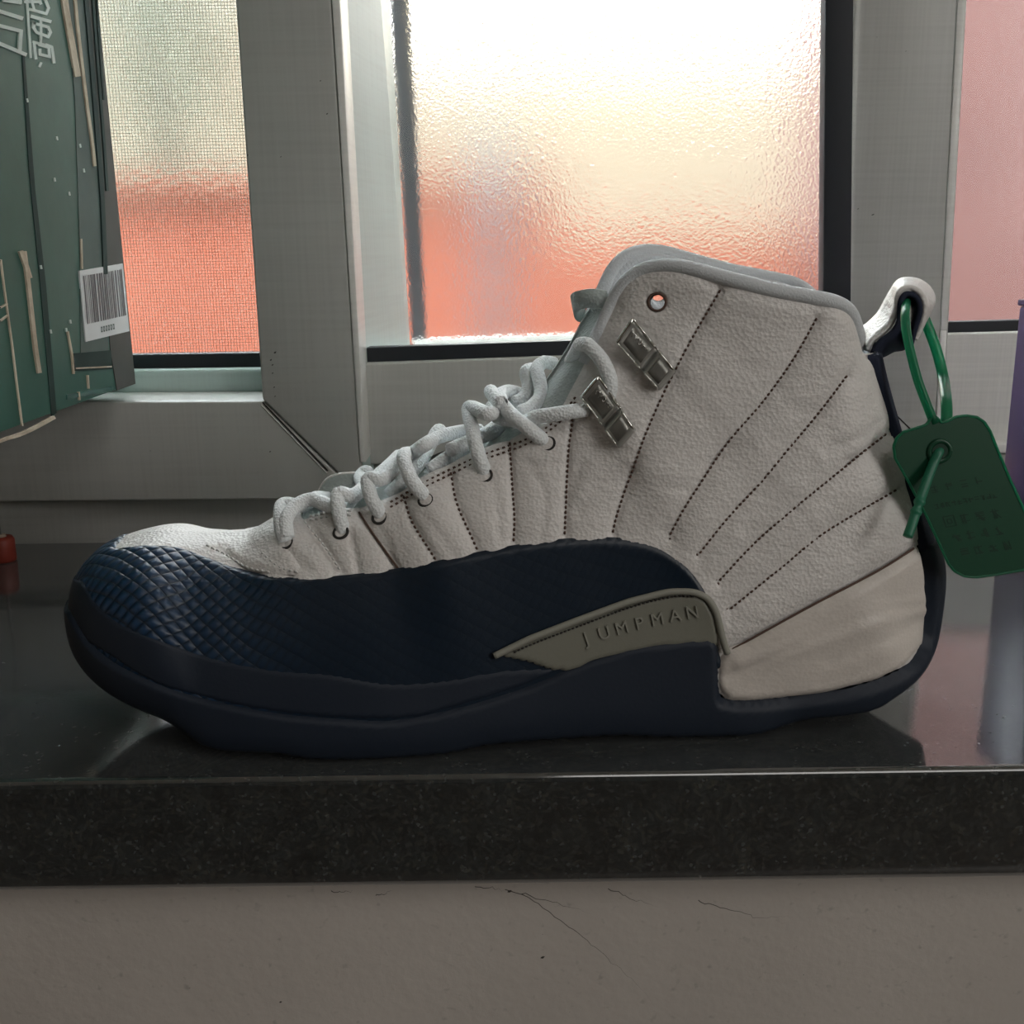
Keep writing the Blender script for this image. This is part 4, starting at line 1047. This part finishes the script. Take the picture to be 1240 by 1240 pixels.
# white heel tab edge visible beyond the navy strip
ribbon([(1064, 462, YM), (1072, 480, YM), (1080, 500, YM), (1083, 512, YM), (1081, 520, YM)], [(1066, 458, YM + .004), (1076, 478, YM + .004), (1083, 500, YM + .004), (1086, 514, YM + .004), (1083, 524, YM + .004)], 'heel_tab', M['leather'], shoe, .0012, 24)
ribbon([(1086, 524, YM), (1092, 534, YM), (1098, 548, YM), (1103, 566, YM)], [(1089, 520, YM + .004), (1096, 532, YM + .004), (1102, 548, YM + .004), (1106, 568, YM + .004)], 'heel_tab', M['leather'], shoe, .0012, 24)

# ================================================================== SECURITY TAG
YT = .028
tg = thing('security_tag', 'green plastic security tag hanging from the sneaker pull tab', 'tag', tuple(PY(1140, 545, YT)))
OUTL = [(1117, 516), (1122, 514), (1128, 506), (1134, 505), (1140, 512), (1147, 510), (1158, 504.5), (1170, 503), (1183, 505), (1192, 511), (1199, 522), (1206, 540), (1222, 578), (1240, 617), (1262, 668), (1264, 679), (1258, 686), (1240, 690), (1205, 696), (1182, 699), (1168, 698), (1156, 692), (1148, 682), (1136, 655), (1120, 621), (1100, 583), (1084, 555), (1082, 541), (1086, 530), (1094, 523)]
P2 = resample(OUTL + [OUTL[0]], 3)[:-1]
nrm = Vector((0, 1, 0))
def tagp(x, y, dy=0): return PY(x, y, YT + (x - 1140) * .00003) + Vector((0, dy, 0))
A = [tagp(x, y) for x, y in P2]; n = len(A); cen = sum(A, Vector()) / n
V = [cen + (p - cen) * .985 for p in A] + [p + Vector((0, .0004, 0)) for p in A] + [p + Vector((0, .0014, 0)) for p in A] + [cen + (p - cen) * .985 + Vector((0, .0018, 0)) for p in A]
F = [list(range(n))[::-1], [3 * n + i for i in range(n)]] + [[r_ * n + i, r_ * n + (i + 1) % n, (r_ + 1) * n + (i + 1) % n, (r_ + 1) * n + i] for r_ in range(3) for i in range(n)]
plate = mobj('plate', V, F, M['tag'], tg)
def strap(pts, w0, name, parent, mat):
    P = [Vector(tuple(p)) for p in spline([PY(*p) for p in pts], 60)]
    return MB().tube(P, w0, 14, True, .75).build(name, mat, parent, True)
strap([(1131, 512, YT + .0009), (1124, 494, YT + .001), (1112, 462, YT + .002), (1104, 432, YT + .004), (1098, 404, YT + .008), (1096, 380, YT + .013), (1099, 362, YM + .000), (1106, 360, YM + .004), (1114, 374, YM + .006), (1122, 392, YM + .006), (1134, 424, YM + .004), (1142, 456, YM + .0), (1146, 486, YT + .012), (1146, 510, YT + .006), (1143, 530, YT + .002)], .0019, 'strap', tg, M['tag_strap'])
MB().tube(A + [A[0]], .00045, 6, False).build('edge_glow', M['tag_strap'], plate, True)  # lighter outline added for the light scattered along the plate's edge
hub = tagp(1137, 546, -.0004)
ring = [hub + Vector((math.cos(t) * .0034, 0, math.sin(t) * .0034)) for t in np.linspace(0, 2 * math.pi, 25)]
MB().tube(ring, .0009, 8, False).build('socket_ring', M['tag'], tg, True)
MB().tube([hub + Vector((0, .0005, 0)), hub + Vector((0, -.0006, 0))], .0026, 18).build('socket', M['tag_ink'], tg)
tl = [(1139, 543, YT + .004), (1137, 547, YT - .0005), (1130, 562, YT - .002), (1119, 592, YT - .006), (1112, 612, YT - .009), (1108, 624, YT - .010), (1104, 636, YT - .0115), (1099, 650, YT - .013)]
P = [Vector(tuple(p)) for p in spline([PY(*p) for p in tl], 60)]
rad = [.0016 + (.0003 if i in (38, 39, 44, 45) else 0) - (.0003 if i in (41, 42) else 0) for i in range(60)]
MB().tube(P, rad, 12).build('tail', M['tag_tail'], tg, True)
# faint dark print: three rows of small worn characters
mb = MB(); rg = random.Random(8)
def tstroke(p, q, wpx=1.0):
    a = tagp(*p, -.00012); b = tagp(*q, -.00012); d = (b - a).normalized(); s_ = d.cross(Vector((0, 1, 0))) * wpx * .00016
    mb.add([a - s_, b - s_, b + s_, a + s_], [(0, 1, 2, 3)])
def glyph(cx, cy, s, kind):
    ux = np.array((.97, -.17)); uy = np.array((.32, .95)); T_ = lambda u, v: tuple(np.array((cx, cy)) + ux * u * s + uy * v * s)
    if kind == 0:
        for a, b in (((-.5, -.5), (.5, -.5)), ((-.5, .5), (.5, .5)), ((-.5, -.5), (-.5, .5)), ((.5, -.5), (.5, .5)), ((-.2, -.2), (.2, -.2)), ((-.2, .2), (.2, .2)), ((-.2, -.2), (-.2, .2)), ((.2, -.2), (.2, .2))): tstroke(T_(*a), T_(*b))
    else:
        for k in range(kind):
            if rg.random() < .5: v = rg.uniform(-.5, .5); tstroke(T_(-.45, v), T_(.45, v))
            elif rg.random() < .6: u = rg.uniform(-.4, .4); tstroke(T_(u, -.5), T_(u, .5))
            else: tstroke(T_(rg.uniform(-.4, 0), -.3), T_(rg.uniform(0, .5), .5))
for i in range(4): glyph(1131 + i * 18, 592 - i * 3.5, 9, 4)
for i in range(11): glyph(1134 + i * 7, 613 - i * 1.3, 6, 3)
glyph(1150, 631, 13, 0)
for i in range(3): glyph(1169 + i * 18, 628 - i * 3, 12, 6)
for i in range(4): glyph(1158 + i * 17, 650 - i * 2.5, 11, 6)
for i in range(4): glyph(1168 + i * 17, 668 - i * 2.5, 11, 6)
o = mb.build('printing', M['tag_ink'], plate); o['kind'] = 'stuff'
